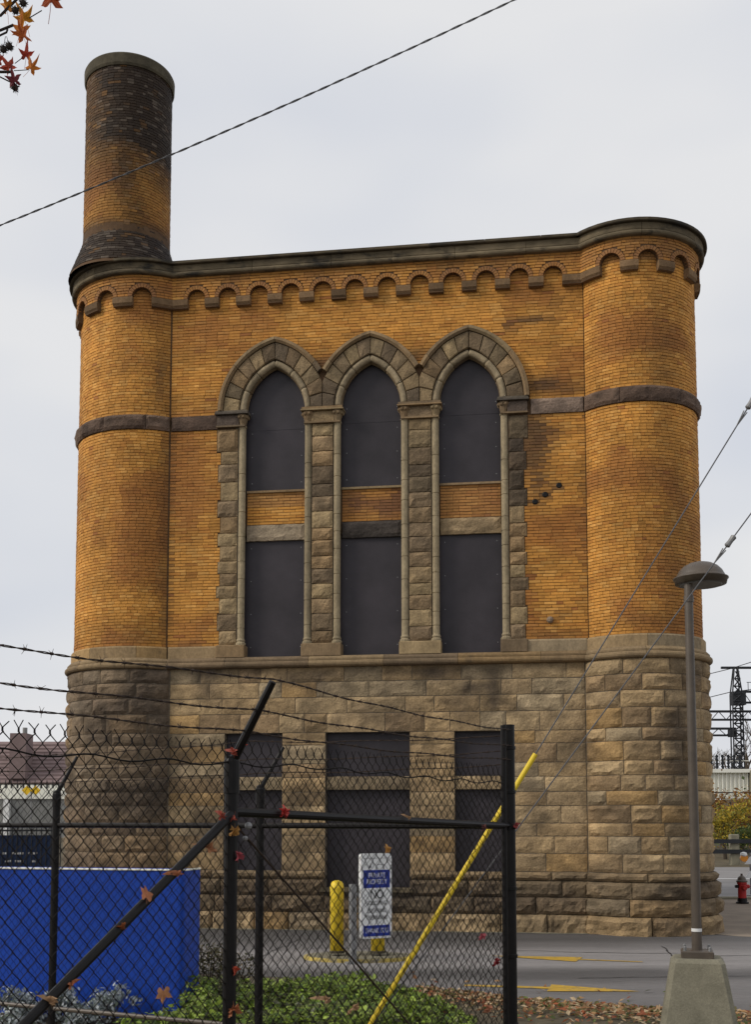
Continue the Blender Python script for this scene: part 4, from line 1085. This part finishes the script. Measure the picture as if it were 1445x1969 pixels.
LV = [(302, 1907, 1.02, .050, (.44, .21, .10), (80, 175, 8), 'large orange star leaf lying against the fence over the blue panel'),
 (262, 1722, 1, .050, ORG, (70, 20, 30), 'crumpled orange leaf stuck midway on the diagonal brace'),
 (321, 1683, 1, .034, ORG, (60, 0, 100), 'small orange leaf hanging under the diagonal brace at the top of the blue panel'),
 (218, 1783, 1, .036, (.30, .10, .04), (80, 30, 200), 'brown orange leaf on the brace, just below the crumpled one'),
 (118, 1893, 1, .036, ORG, (70, 20, 300), 'orange leaf caught where the brace crosses the farther post'),
 (76, 1925, 1, .036, TAN, (75, 0, 60), 'dull tan leaf lowest on the diagonal brace'),
 (390, 1632, 1, .042, (.42, .20, .10), (70, 0, 120), 'curled tan leaf hanging from the mesh under the brace'),
 (407, 1570, 1, .036, RED, (70, 10, 20), 'red leaf at the top end of the brace, on its upper side'),
 (431, 1570, 1, .034, RED, (75, 200, 60), 'bright red leaf pressed between brace and post'),
 (436, 1596, 1, .046, YEL, (85, 190, 0), 'curled yellow leaf hanging on the near post'),
 (444, 1645, 1, .040, PNK, (85, 170, 20), 'pinkish red leaf hanging on the near post below the yellow one'),
 (436, 1448, 1, .036, RED, (70, 0, 40), 'red leaf wedged at the base of the barbed wire arm'),
 (451, 1438, 1, .034, (.40, .05, .03), (70, 30, -30), 'second red leaf at the arm base, resting higher on the pipe'),
 (536, 1564, 1, .046, (.40, .045, .04), (85, 10, 0), 'red leaf standing on the dark top rail'),
 (437, 1862, 1, .036, (.42, .075, .04), (80, 150, 0), 'orange red folded leaf low on the near post'),
 (433, 1937, 1, .048, ORG, (85, 185, 20), 'orange leaf lowest on the near post'),
 (776, 1574, 1, .030, TAN, (80, 0, 70), 'shrivelled tan leaf scrap on the dark top rail'),
 (920, 1589, 1, .036, (.20, .08, .07), (80, 160, 0), 'withered brownish leaf on the rail near the end post'),
 (977, 1587, 1, .044, (.40, .09, .09), (80, 120, 0), 'pink leaf stuck on the thick end post'),
 (918, 1798, 1, .036, PNK, (85, 190, 0), 'pinkish leaf hanging in the mesh above the road'),
 (946, 1846, 1, .040, DRD, (85, 185, 0), 'dark red leaf hanging in the mesh beside the end post'),
 (735, 1634, 1, .036, YEL, (85, 0, 0), 'yellow leaf with upright stem above the private property sign'),
 (614, 1923, 1, .036, TAN, (70, 20, 60), 'tan leaf caught in the mesh before the ivy'),
 (669, 1935, 1, .044, TAN, (80, 180, 20), 'long tan leaf hanging in the mesh beside the yellow tube'),
 (929, 1938, 1, .044, (.42, .19, .11), (80, 180, 10), 'pale orange leaf low in the mesh next to the leaf litter')]
for i, (px, py, k, sz, col, rot, lab) in enumerate(LV):
    s, z = on_plane(px, py, A2, dF); off = .035
    if 'brace' in lab and 'mesh' not in lab: off = .055
    if 'post' in lab and 'near post' in lab: off = .045
    if 'end post' in lab and 'thick' in lab: off = .06
    p = P3(A2, dF, s, z, off)
    tag(place_leaf('fallen_leaf', tuple(p), sz * 1.15, col, (rot[0], rot[1], rot[2] + 20), 5 if sz > .035 else 3, 100 + i, bend=random.Random(i).uniform(1.2, 2.0) if sz < .05 else .25), lab, 'leaf', 'leaves caught on the fence')
# sweetgum spray at the top left
YB = 3.0
SG = tag(empty('sweetgum_branch', tuple(at(-90, 60, YB))), 'sweetgum branch tips with red and orange star leaves and spiky seed balls', 'branch'); O = Vector(SG.location)
def q3(x, y, dy=0.0): return at(x, y, YB + dy) - O
for pts, r in (([(-95, 55), (-40, 62), (0, 58), (25, 48)], .004), ([(-40, 62), (-5, 70), (12, 62), (14, 56)], .003), ([(-95, 130), (-40, 128), (0, 138), (22, 138)], .004), ([(-40, 128), (0, 148), (20, 158)], .002), ([(-95, 0), (-30, 20), (0, 30), (40, -10), (75, -30)], .004), ([(55, 35), (80, 20)], .0015), ([(26, 136), (55, 134)], .0012), ([(28, 122), (44, 110)], .0012)):
    b = MB(); b.tube([q3(x, y) for x, y in pts], r, 5); b.build('twig', M['twig'], SG, center=False)
for i, (x, y, sz, col, rot) in enumerate([(46, 36, .058, (.55, .24, .02), (80, 20, 165)), (38, 58, .048, (.50, .16, .02), (78, -10, 185)), (98, -2, .075, (.42, .09, .03), (80, 0, 195)), (44, 68, .046, (.46, .12, .03), (80, 30, 205)),
        (50, 106, .042, (.40, .05, .03), (80, 0, 200)), (16, 128, .046, (.40, .06, .03), (80, 30, 165)), (60, 130, .040, (.56, .19, .03), (80, -30, 205)), (27, 155, .042, (.17, .03, .04), (80, 20, 200)), (12, 14, .048, (.52, .20, .02), (75, 0, 150)), (-6, 116, .038, (.40, .06, .03), (80, 0, 190))]):
    place_leaf('leaf', tuple(q3(x, y, rnd(-.05, .05))), sz, col, rot, 5, 300 + i, SG, bend=.55, stem=.9)
for (x, y) in ((6, 95), (17, 89), (29, 20), (44, 6), (28, 168)):
    b = MB(); p = q3(x, y); b.ball(p, .0095, 8, 6, (.6, .5, .4)); rg = random.Random(x)
    for k in range(40):
        v = Vector((rg.gauss(0, 1), rg.gauss(0, 1), rg.gauss(0, 1))).normalized(); b.tube([p + v * .008, p + v * .0150], [.0016, .0003], 3)
    b.build('seed_ball', M['twig'], SG, center=False)
for a, c in (((10, 70), (6, 92)), ((12, 70), (17, 87))):
    b = MB(); b.tube([q3(*a), q3(*c)], .0009, 3); b.build('stalk', M['twig'], SG, center=False)

# ------------------------------------------------------------------ planting
def leaf_mass(N, posf, size, cols, seed, mb=None, up=.5):
    rg = random.Random(seed); mb = mb or MB()
    for _ in range(N):
        p, nrm = posf(rg); s = rg.uniform(*size); n = (Vector(nrm) + Vector((rg.gauss(0, .5), rg.gauss(0, .5), rg.gauss(0, .5)))).normalized()
        a = n.orthogonal().normalized(); a.rotate(Matrix.Rotation(rg.uniform(0, 6.28), 3, n)); c = n.cross(a)
        p = Vector(p); col = Vector(rg.choice(cols)) * rg.uniform(.7, 1.3)
        mb.add([p - a * s, p - c * s * .55 + n * s * .1, p + a * s, p + c * s * .55 + n * s * .1], [(0, 1, 2), (0, 2, 3)], tuple(col))
    return mb
def bed_z(x, y): return .17 + .12 * nz3(x * 1.6, y * 1.6, 2) + .14 * nz3(x * 4, y * 4, 4)
def in_bed(rg):
    while True:
        x = rg.uniform(-2.3, .95); y = rg.uniform(8.9, 12.4)
        r = ((x + .75) / 1.55) ** 2 + ((y - 10.0) / 1.75) ** 2
        if x < -1.65 and y > 9.4: continue
        if r < 1 + .25 * nz3(x * 2, y * 2, 9):
            h = bed_z(x, y) * max(.15, 1 - r ** 3) * rg.uniform(.55, 1.25); return (x, y, max(.01, h)), (0, -.25, 1)
G_C = [(.16, .23, .022), (.22, .32, .03), (.08, .14, .016), (.32, .42, .07), (.14, .17, .03), (.06, .07, .02)]
tag(leaf_mass(13000, in_bed, (.012, .042), G_C, 5).build('ground_cover', M['green'], center=False), 'glossy green ivy ground cover behind the fence', 'ground cover', kind='stuff')
def shrub(name, c, r, h, N, size, cols, label, cat, group=None, seed=0, m='green', stems=6):
    e = tag(empty(name, (c[0], c[1], 0)), label, cat, group); rg = random.Random(seed)
    cl = [(rg.gauss(0, r * .45), rg.gauss(0, r * .45), h * rg.uniform(.35, .9), rg.uniform(.25, .5) * r) for _ in range(12)]
    def pf(rg):
        k = rg.choice(cl); v = Vector((rg.gauss(0, 1), rg.gauss(0, 1), rg.gauss(0, 1))).normalized(); q = Vector(k[:3]) + v * k[3] * rg.uniform(.5, 1.1)
        q.z = max(.02, min(h * 1.1, q.z)); return q, v
    leaf_mass(N, pf, size, cols, seed).build('foliage', M[m], e, center=False)
    for k in range(stems):
        t = cl[k % len(cl)]; b = MB(); b.tube([(t[0] * .2, t[1] * .2, 0), (t[0] * .6, t[1] * .6, t[2] * .6), (t[0], t[1], t[2])], [.008, .006, .002], 5); b.build('stem', M['twig'], e, center=False)
    return e
SIL = [(.36, .40, .42), (.46, .50, .52), (.24, .28, .28), (.58, .61, .61), (.15, .18, .14)]
for i, (px, Y, r, h) in enumerate(((8, 9.95, .22, .27), (60, 10.0, .20, .22), (112, 9.9, .24, .30), (165, 9.85, .24, .33), (215, 9.75, .22, .28), (40, 9.7, .2, .18), (145, 9.65, .2, .17))):
    labs = ['silver leaved plant at the picture edge against the blue panel', 'silver leaved plant between the edge plant and the farther post', 'silver leaved plant right at the farther fence post', 'tallest silver leaved plant before the blue panel', 'silver leaved plant at the end of the row, nearest the large orange leaf', 'low silver leaved plant in front, beside the foot of the brace', 'low silver leaved plant in front of the tallest one']
    p = at(px, 1900, Y); shrub('silver_plant', (p.x, p.y), r, h, 520, (.012, .03), SIL, labs[i], 'plant', 'silver plants in front of the blue panel', 40 + i)
BRN = [(.07, .06, .03), (.10, .085, .035), (.05, .055, .02), (.12, .09, .05)]
for i, (px, Y, r, h, lab) in enumerate(((402, 11.2, .26, .62, 'thin brownish shrub growing at the corner of the blue panel'), (452, 11.5, .25, .50, 'thin brownish shrub between the near post and the bollard'), (420, 10.2, .22, .34, 'low brownish shrub in front of the taller ones beside the near post'))):
    p = at(px, 1850, Y); shrub('brown_shrub', (p.x, p.y), r, h, 700, (.010, .022), BRN, lab, 'shrub', 'brownish shrubs by the blue panel', 60 + i, stems=10)
# leaf litter and bits on the asphalt
def lit(rg):
    x = rg.uniform(.4, 6.0); y0 = np.interp(x, [p[0] for p in edge], [p[1] for p in edge])
    y = y0 - abs(rg.gauss(0, .55)) + .10
    if rg.random() < .02: y = y0 + rg.uniform(0, 1.2)
    return (x, max(8.6, y), .012 + rg.uniform(0, .02)), (0, -.2, 1.4)
LIT = [(.38, .22, .10), (.44, .29, .16), (.26, .13, .06), (.34, .11, .05), (.52, .40, .25), (.15, .13, .05), (.11, .14, .04)]
tag(leaf_mass(4200, lit, (.018, .045), LIT, 77).build('leaf_litter', M['leaf'], center=False), 'fallen leaves strewn along the road edge', 'leaf litter', kind='stuff')

# ------------------------------------------------------------------ background, beyond the flat-topped tower
HY = tag(empty('fire_hydrant', tuple(ground(1429, 1738))), 'red fire hydrant with dark cap on the pavement beyond the tower', 'hydrant')
b = MB(); b.lathe([(.13, 0), (.13, .04), (.10, .05), (.095, .12)], n=16); b.build('base_flange', M['black'], HY, center=False)
b = MB(); b.lathe([(.085, .12), (.085, .40), (.10, .41), (.10, .45)], n=16); b.build('barrel', M['red'], HY, center=False)
b = MB(); b.lathe([(.115, .45), (.115, .475), (.095, .49), (.075, .545), (.04, .575), (.025, .58), (.022, .62), (.01, .625)], n=16); b.build('bonnet', M['lamp'], HY, center=False)
for sx, r in ((1, .042), (-1, .034)):
    b = MB(); b.tube([(0, 0, .36), (sx * .13, -.02, .36), (sx * .15, -.02, .36)], [r, r, r * .8], 10); b.build('nozzle', M['red' if sx > 0 else 'black'], HY, center=False)
b = MB(); b.tube([(0, 0, .33), (.02, -.13, .33), (.02, -.155, .33)], [.052, .052, .04], 10); b.build('pumper_nozzle', M['red'], HY, center=False)
gB = ground(1446, 1722); BR = tag(empty('barricade', (gB.x, gB.y, 0)), 'red and white striped barricade with amber warning light beside the hydrant', 'barricade')
b = MB(); b.tube([(0, 0, 0), (0, 0, .98)], .022, 8); b.tube([(.95, 0, 0), (.95, 0, .98)], .022, 8); b.build('upright', M['galv'], BR, center=False)
for z0 in (.40, .72):
    for k in range(6):
        x0 = -.14 + .2 * k; b = MB(); V = [(x0, -.03, z0), (x0 + .2, -.03, z0), (x0 + .12 + .2, -.03, z0 + .17), (x0 + .12, -.03, z0 + .17)]; V += [(v[0], -.012, v[2]) for v in V]
        b.add(V, [(0, 1, 2, 3), (7, 6, 5, 4), (0, 4, 5, 1), (1, 5, 6, 2), (2, 6, 7, 3), (3, 7, 4, 0)]); b.build('stripe', M['white' if k % 2 == 0 else 'redboard'], BR, center=False)
b = MB(); b.tube([(-.15, -.05, .86), (-.15, .03, .86)], .085, 16); b.build('warning_lens', M['amber'], BR, center=False)
b = MB(); b.lathe([(.07, .90), (.085, .93), (.07, .98), (.01, 1.0)], (-.15, 0), 12); b.build('lens_hood', M['white'], BR, center=False)
b = MB(); b.box(-.25, .25, -.2, .2, 0, .03); b.build('foot_plate', M['galv'], BR, center=False)
# guard rail with concrete posts across the street
GRL = tag(empty('guard_rail', (at(1400, 1650, 45).x, 45, 0)), 'dark guard rail on concrete posts below the autumn trees', 'guard rail')
for k in range(7):
    x = -6 + 3.0 * k; b = MB(); b.bbox(x + .1, x + .45, -.15, .15, 0, 1.2, .03); b.build('concrete_post', M['concrete'], GRL, center=False)
for zz_ in (.45, .85):
    b = MB(); b.box(-8, 14, -.2, -.15, zz_, zz_ + .16); b.build('rail_bar', M['steel'], GRL, center=False)
# autumn trees
def tree(name, c, h, r, N, size, cols, label, seed, z0=0.0, bare=False, group='autumn trees under the railway bridge'):
    rg = random.Random(seed); e = tag(empty(name, (c[0], c[1], z0)), label, 'tree', group)
    b = MB(); b.tube([(0, 0, 0), (rg.uniform(-.1, .1), 0, h * .35), (rg.uniform(-.2, .2), .1, h * .75)], [h * .035, h * .026, h * .008], 8)
    tips = []
    def br(p, d, l, rad, lev):
        q = p + d * l; m_ = p.lerp(q, .5) + Vector((rg.uniform(-.1, .1), rg.uniform(-.1, .1), rg.uniform(-.05, .1))) * l
        b.tube([p, m_, q], [rad, rad * .8, rad * .55], 5 if lev else 4); tips.append(q)
        if lev > 0:
            for _ in range(3 if not bare else 4):
                v = (d + Vector((rg.gauss(0, .55), rg.gauss(0, .55), rg.gauss(0.15, .4)))).normalized(); br(q if rg.random() < .6 else m_, v, l * rg.uniform(.55, .8), rad * .55, lev - 1)
    for k in range(6):
        a = k * 1.05 + rg.uniform(-.3, .3); br(Vector((0, 0, h * rg.uniform(.25, .6))), Vector((math.cos(a), math.sin(a), rg.uniform(.5, 1.1))).normalized(), h * .25, h * .012, 2 if not bare else 3)
    b.build('trunk', M['bark'], e, center=False)
    if N:
        cl = [t for t in tips] + [Vector((rg.gauss(0, r * .5), rg.gauss(0, r * .5), h * rg.uniform(.25, .95))) for _ in range(25)]
        def pf(rg):
            k = rg.choice(cl); v = Vector((rg.gauss(0, 1), rg.gauss(0, 1), rg.gauss(0, 1))); q = k + v * r * .16
            q.z = max(.15, q.z); return q, v.normalized()
        leaf_mass(N, pf, size, cols, seed + 1).build('crown', M['leaf'], e, center=False)
    return e
RUS = [(.24, .11, .03), (.30, .15, .04), (.16, .08, .03), (.38, .24, .06)]; YLW = [(.42, .30, .03), (.50, .36, .05), (.30, .26, .04), (.20, .20, .04)]; GRN = [(.07, .10, .025), (.10, .13, .03), (.05, .07, .02)]
x14 = lambda px, Y: at(px, 1600, Y).x
tree('autumn_tree', (x14(1425, 58), 58), 3.3, 1.5, 2600, (.05, .11), RUS, 'rusty brown tree directly below the white bridge girder', 81)
tree('autumn_tree', (x14(1395, 52), 52), 2.6, 1.0, 2200, (.04, .09), YLW, 'bright yellow small tree close to the stone tower edge', 82)
tree('autumn_tree', (x14(1430, 54), 54), 1.5, 1.3, 2000, (.04, .08), GRN, 'low green bush behind the guard rail posts', 83)
tree('autumn_tree', (x14(1475, 60), 60), 3.6, 1.6, 2600, (.05, .11), RUS, 'brown tree cut off by the picture edge under the bridge', 84)
tree('bare_tree', (x14(1440, 92), 92), 9.5, 2.0, 0, (0, 0), RUS, 'bare leafless tree behind the lattice mast', 85, z0=0, bare=True)
tree('bare_tree', (x14(1400, 105), 105), 9.0, 2.0, 0, (0, 0), RUS, 'bare leafless tree between the mast and the stone tower', 86, z0=0, bare=True)
# hedge bank closing the view below the bridge
def bank(rg):
    return (rg.uniform(12, 40), rg.uniform(62, 68), abs(rg.gauss(0, 1.3))), (0, -1, .4)
tag(leaf_mass(5000, bank, (.08, .18), RUS + GRN + [(.08, .05, .03)] * 4, 91).build('undergrowth', M['leaf'], center=False), 'brown autumn undergrowth on the bank beneath the bridge', 'undergrowth', kind='stuff')
b = MB(); b.add([(8, 62, 0), (60, 62, 0), (60, 80, 3.2), (8, 80, 3.2), (60, 140, 3.2), (8, 140, 3.2)], [(0, 1, 2, 3), (3, 2, 4, 5)]); tag(b.build('embankment', M['soil'], center=False), kind='structure')
# railway bridge girder
Yg = 80.0; zg0, zg1 = at(1400, 1532, Yg).z, at(1400, 1479, Yg).z; xg = x14(1340, Yg); xe = at(1441, 1500, Yg).x
BG = tag(empty('railway_bridge', (xg, Yg, 0)), 'cream railway bridge girder with upright ribs and black railing posts', 'bridge')
b = MB(); b.box(0, xe - xg, 0, .4, zg0, zg1 - .25); b.build('web', M['girder'], BG, center=False)
b = MB(); b.box(-.2, xe - xg + .1, -.35, .6, zg1 - .25, zg1); b.build('top_flange', M['girder'], BG, center=False)
b = MB(); b.box(-.2, xe - xg + .1, -.2, .5, zg0 - .12, zg0); b.build('bottom_flange', M['girder'], BG, center=False)
b = MB(); b.box(-.2, xe - xg + .1, -.45, -.38, zg0 + .25, zg0 + .32); b.build('conduit', M['steel'], BG, center=False)
k = 0
while .12 + k * .29 < xe - xg:
    x = .12 + k * .29; b = MB(); b.box(x, x + .06, -.16, 0, zg0, zg1 - .25); b.build('rib', M['girder'], BG, center=False); k += 1
for k in range(12):
    x = .25 + k * .40
    if x > xe - xg - .5: break
    b = MB(); b.box(x, x + .12, -.25, -.13, zg1, zg1 + 1.0)
    for q in range(4): b.box(x - .04, x + .16, -.27, -.11, zg1 + .12 + q * .24, zg1 + .2 + q * .24)
    b.build('railing_post', M['steel'], BG, center=False)
b = MB(); b.box(-.2, xe - xg, -.2, -.15, zg1 + .55, zg1 + .6); b.build('railing_bar', M['girder'], BG, center=False)
b = MB(); b.box(xe - xg, xe - xg + 3, -.6, 6, 0, zg1 - .1); b.build('abutment', M['concrete'], BG, center=False)
# lattice catenary mast
Ym = 84.0; mx_ = at(1416, 1300, Ym).x; MS = tag(empty('catenary_mast', (mx_, Ym, 0)), 'dark lattice steel mast with platform and cross arms above the bridge', 'mast')
zt_ = at(1416, 1282, Ym).z; zm = lambda y: at(1416, y, Ym).z
b = MB()
def wd(z): return .17 + .42 * min(1, max(0, (zm(1335) - z + (zt_ - zm(1335))) / (zt_ - zm(1335)) - 1 + min(1, (zt_ - z) / (zt_ - zm(1335)))) ) if z > zm(1335) else .48
for sx in (-1, 1):
    for sy in (-1, 1):
        b.tube([(sx * .38, sy * .3, zm(1478)), (sx * .36, sy * .3, zm(1336)), (sx * .12, sy * .1, zt_)], .055, 4)
b.build('mast_leg', M['steel'], MS, center=False)
b = MB(); zs = zm(1478); fl = 1
while zs < zt_ - .5:
    w0 = .32 if zs < zm(1336) else .32 + (.10 - .32) * (zs - zm(1336)) / (zt_ - zm(1336)); h = .55
    w1 = .32 if zs + h < zm(1336) else .32 + (.10 - .32) * (zs + h - zm(1336)) / (zt_ - zm(1336))
    b.tube([(-w0 * fl, -.4, zs), (w1 * fl, -.4, zs + h)], .05, 4); b.tube([(w0 * fl, -.4, zs), (-w1 * fl, -.4, zs + h)], .05, 4); b.tube([(-w0, -.4, zs), (w0, -.4, zs)], .05, 4); zs += h
b.build('lacing', M['steel'], MS, center=False)
b = MB(); b.box(-.36, .60, -.4, .4, zm(1356), zm(1331)); b.build('equipment_cabinet', M['steel'], MS, center=False)
def arm(px0, px1, y0, y1, nm, lace=True):
    b = MB(); x0, x1 = at(px0, y0, Ym).x - mx_, at(px1, y0, Ym).x - mx_; z0, z1 = zm(y0), zm(y1)
    b.box(x0, x1, -.12, .12, z0 - .08, z0 + .08)
    if lace:
        b.box(x0, x1, -.12, .12, z1 - .07, z1 + .07); x = x0; f = 0
        while x < x1 - .5:
            b.tube([(x, 0, z0 if f else z1), (x + .55, 0, z1 if f else z0)], .03, 4); x += .55; f = 1 - f
    b.build(nm, M['steel'], MS, center=False)
arm(1340, 1500, 1368, 1384, 'cross_arm'); arm(1340, 1416, 1401, 1414, 'lower_arm'); arm(1388, 1500, 1284, 1284, 'top_arm', False); arm(1416, 1500, 1330, 1351, 'platform')
b = MB(); 
for k in range(6): b.tube([(.9 + k * .5, 0, zm(1330)), (.9 + k * .5, 0, zm(1312))], .025, 4)
b.tube([(.8, 0, zm(1312)), (3.6, 0, zm(1312))], .025, 4); b.build('platform_railing', M['steel'], MS, center=False)
b = MB(); x = at(1403, 1409, Ym).x - mx_; b.box(x, x + .5, -.3, .3, zm(1417), zm(1403)); b.build('switch_box', M['steel'], MS, center=False)
for i, (y0, y1, lab) in enumerate(((1297, 1270, 'thin overhead line rising past the mast top'), (1342, 1336, 'thin overhead line below the mast cabinet level'))):
    b = MB(); b.tube([at(1340, y0 + 5, 85), at(1405, y0 - 11, 85), at(1520, y1 - 20, 85)], .03, 4); tag(b.build('overhead_line', M['cable'], center=False), lab, 'cable', 'overhead railway lines')

# ------------------------------------------------------------------ background, beyond the chimney tower
Yh = 170.0
def hz(y, Y=Yh): return at(60, y, Y).z
xl, xr = at(-90, 1450, Yh).x, at(165, 1450, Yh).x
HS = tag(empty('brown_house', ((xl + xr) / 2, Yh, 0)), 'house with brown ribbed roof and square chimney behind the fence', 'building'); hw2 = (xr - xl) / 2
nb = 11; z0, z1 = hz(1508), hz(1426)
for k in range(nb):
    t0_, t1_ = k / nb, (k + 1) / nb; b = MB(); ya, yb = -6 + 6 * t0_, -6 + 6 * t1_; za, zb_ = z0 + (z1 - z0) * t0_, z0 + (z1 - z0) * t1_
    b.add([(-hw2, ya - .25, za + .12), (hw2, ya - .25, za + .12), (hw2, yb, zb_), (-hw2, yb, zb_), (-hw2, ya - .25, za - .15), (hw2, ya - .25, za - .15)], [(0, 1, 2, 3), (4, 5, 1, 0)]); b.build('roof_course', M['roof'], HS, center=False)
b = MB(); b.box(-hw2 + .3, hw2 - .3, -5.5, 5, 0, z0 + .2); b.build('wall', M['greywall'], HS, center=False)
b = MB(); x0, x1 = at(45, 1420, Yh).x - HS.location.x, at(75, 1420, Yh).x - HS.location.x; b.box(x0, x1, -6.4, -3, hz(1500), hz(1416)); ch = b.build('house_chimney', M['roof'], HS, center=False)
b = MB(); b.lathe([(.35, hz(1416)), (.35, hz(1404))], ((x0 + x1) / 2 + .4, -4.5), 8); b.build('chimney_pot', M['greywall'], HS, center=False)
Yv = 120.0; xl, xr = at(-90, 1500, Yv).x, at(150, 1500, Yv).x
VB = tag(empty('pale_viaduct', (xl, Yv, 0)), 'pale viaduct parapet with railing beyond the chimney tower', 'bridge')
vz = lambda y: at(60, y, Yv).z
b = MB(); b.box(0, xr - xl, 0, .6, vz(1536), vz(1516)); b.build('parapet', M['girder'], VB, center=False)
for k in range(22):
    x = k * .62; b = MB(); b.box(x, x + .32, .1, .4, vz(1516), vz(1509)); b.build('parapet_block', M['girder'], VB, center=False)
    b = MB(); b.tube([(x + .45, .2, vz(1516)), (x + .45, .2, vz(1500))], .04, 4); b.build('railing_bar', M['steel'], VB, center=False)
b = MB(); b.box(0, xr - xl, .2, 3, -1, vz(1536)); b.build('abutment_wall', M['greywall'], VB, center=False)
b = MB(); x = at(13, 1560, Yv).x - xl; b.box(x - .3, x + .3, -.3, .2, 0, vz(1537)); b.build('white_pillar', M['white'], VB, center=False)
YS = tag(empty('warning_sign', (at(58, 1600, 70).x, 70, 0)), 'yellow paired warning plates on a thin pole beyond the fence', 'sign')
sz_ = lambda y: at(58, y, 70).z
b = MB(); b.tube([(0, 0, 0), (0, 0, sz_(1515))], .05, 6); b.build('sign_pole', M['galv'], YS, center=False)
for sx in (-1, 1):
    b = MB(); c = Vector((sx * .27, -.08, sz_(1520))); r = .3; b.add([c + Vector((0, 0, r)), c + Vector((-r, 0, 0)), c + Vector((0, 0, -r)), c + Vector((r, 0, 0)), c + Vector((0, .03, r)), c + Vector((-r, .03, 0)), c + Vector((0, .03, -r)), c + Vector((r, .03, 0))], [(0, 1, 2, 3), (7, 6, 5, 4), (0, 4, 5, 1), (1, 5, 6, 2), (2, 6, 7, 3), (3, 7, 4, 0)]); b.build('warning_plate', M['yellow'], YS, center=False)
# iron railing with navy banner
Yr = 26.0; xl, xr = at(-90, 1600, Yr).x, at(140, 1600, Yr).x; rz_ = lambda y: at(60, y, Yr).z
IR = tag(empty('iron_railing', (xl, Yr, 0)), 'dark iron railing with navy banner behind the blue panel', 'railing')
n = int((xr - xl) / .11)
for k in range(n):
    b = MB(); b.box(k * .11, k * .11 + .02, 0, .02, 0, rz_(1590)); b.build('picket', M['steel'], IR, center=False)
for y in (1597, 1668):
    b = MB(); b.box(0, xr - xl, -.015, .035, rz_(y) - .02, rz_(y) + .02); b.build('railing_rail', M['steel'], IR, center=False)
b = MB(); b.box(0, xr - xl - .35, .05, .07, rz_(1668), rz_(1606)); b.build('banner', M['navy'], IR, center=False)
for y, spans in ((1641, ((3, 14), (22, 45), (53, 71))), (1656, ((8, 23), (27, 45), (60, 70)))):
    for (p0, p1) in spans:
        x = p0
        while x < p1 - 2:
            a, c = at(x, y, Yr).x - xl, at(x + 3, y, Yr).x - xl; b = MB(); b.box(a, c, .045, .05, rz_(y + 2), rz_(y - 2)); b.build('banner_print', M['white'], IR, center=False); x += 4.6
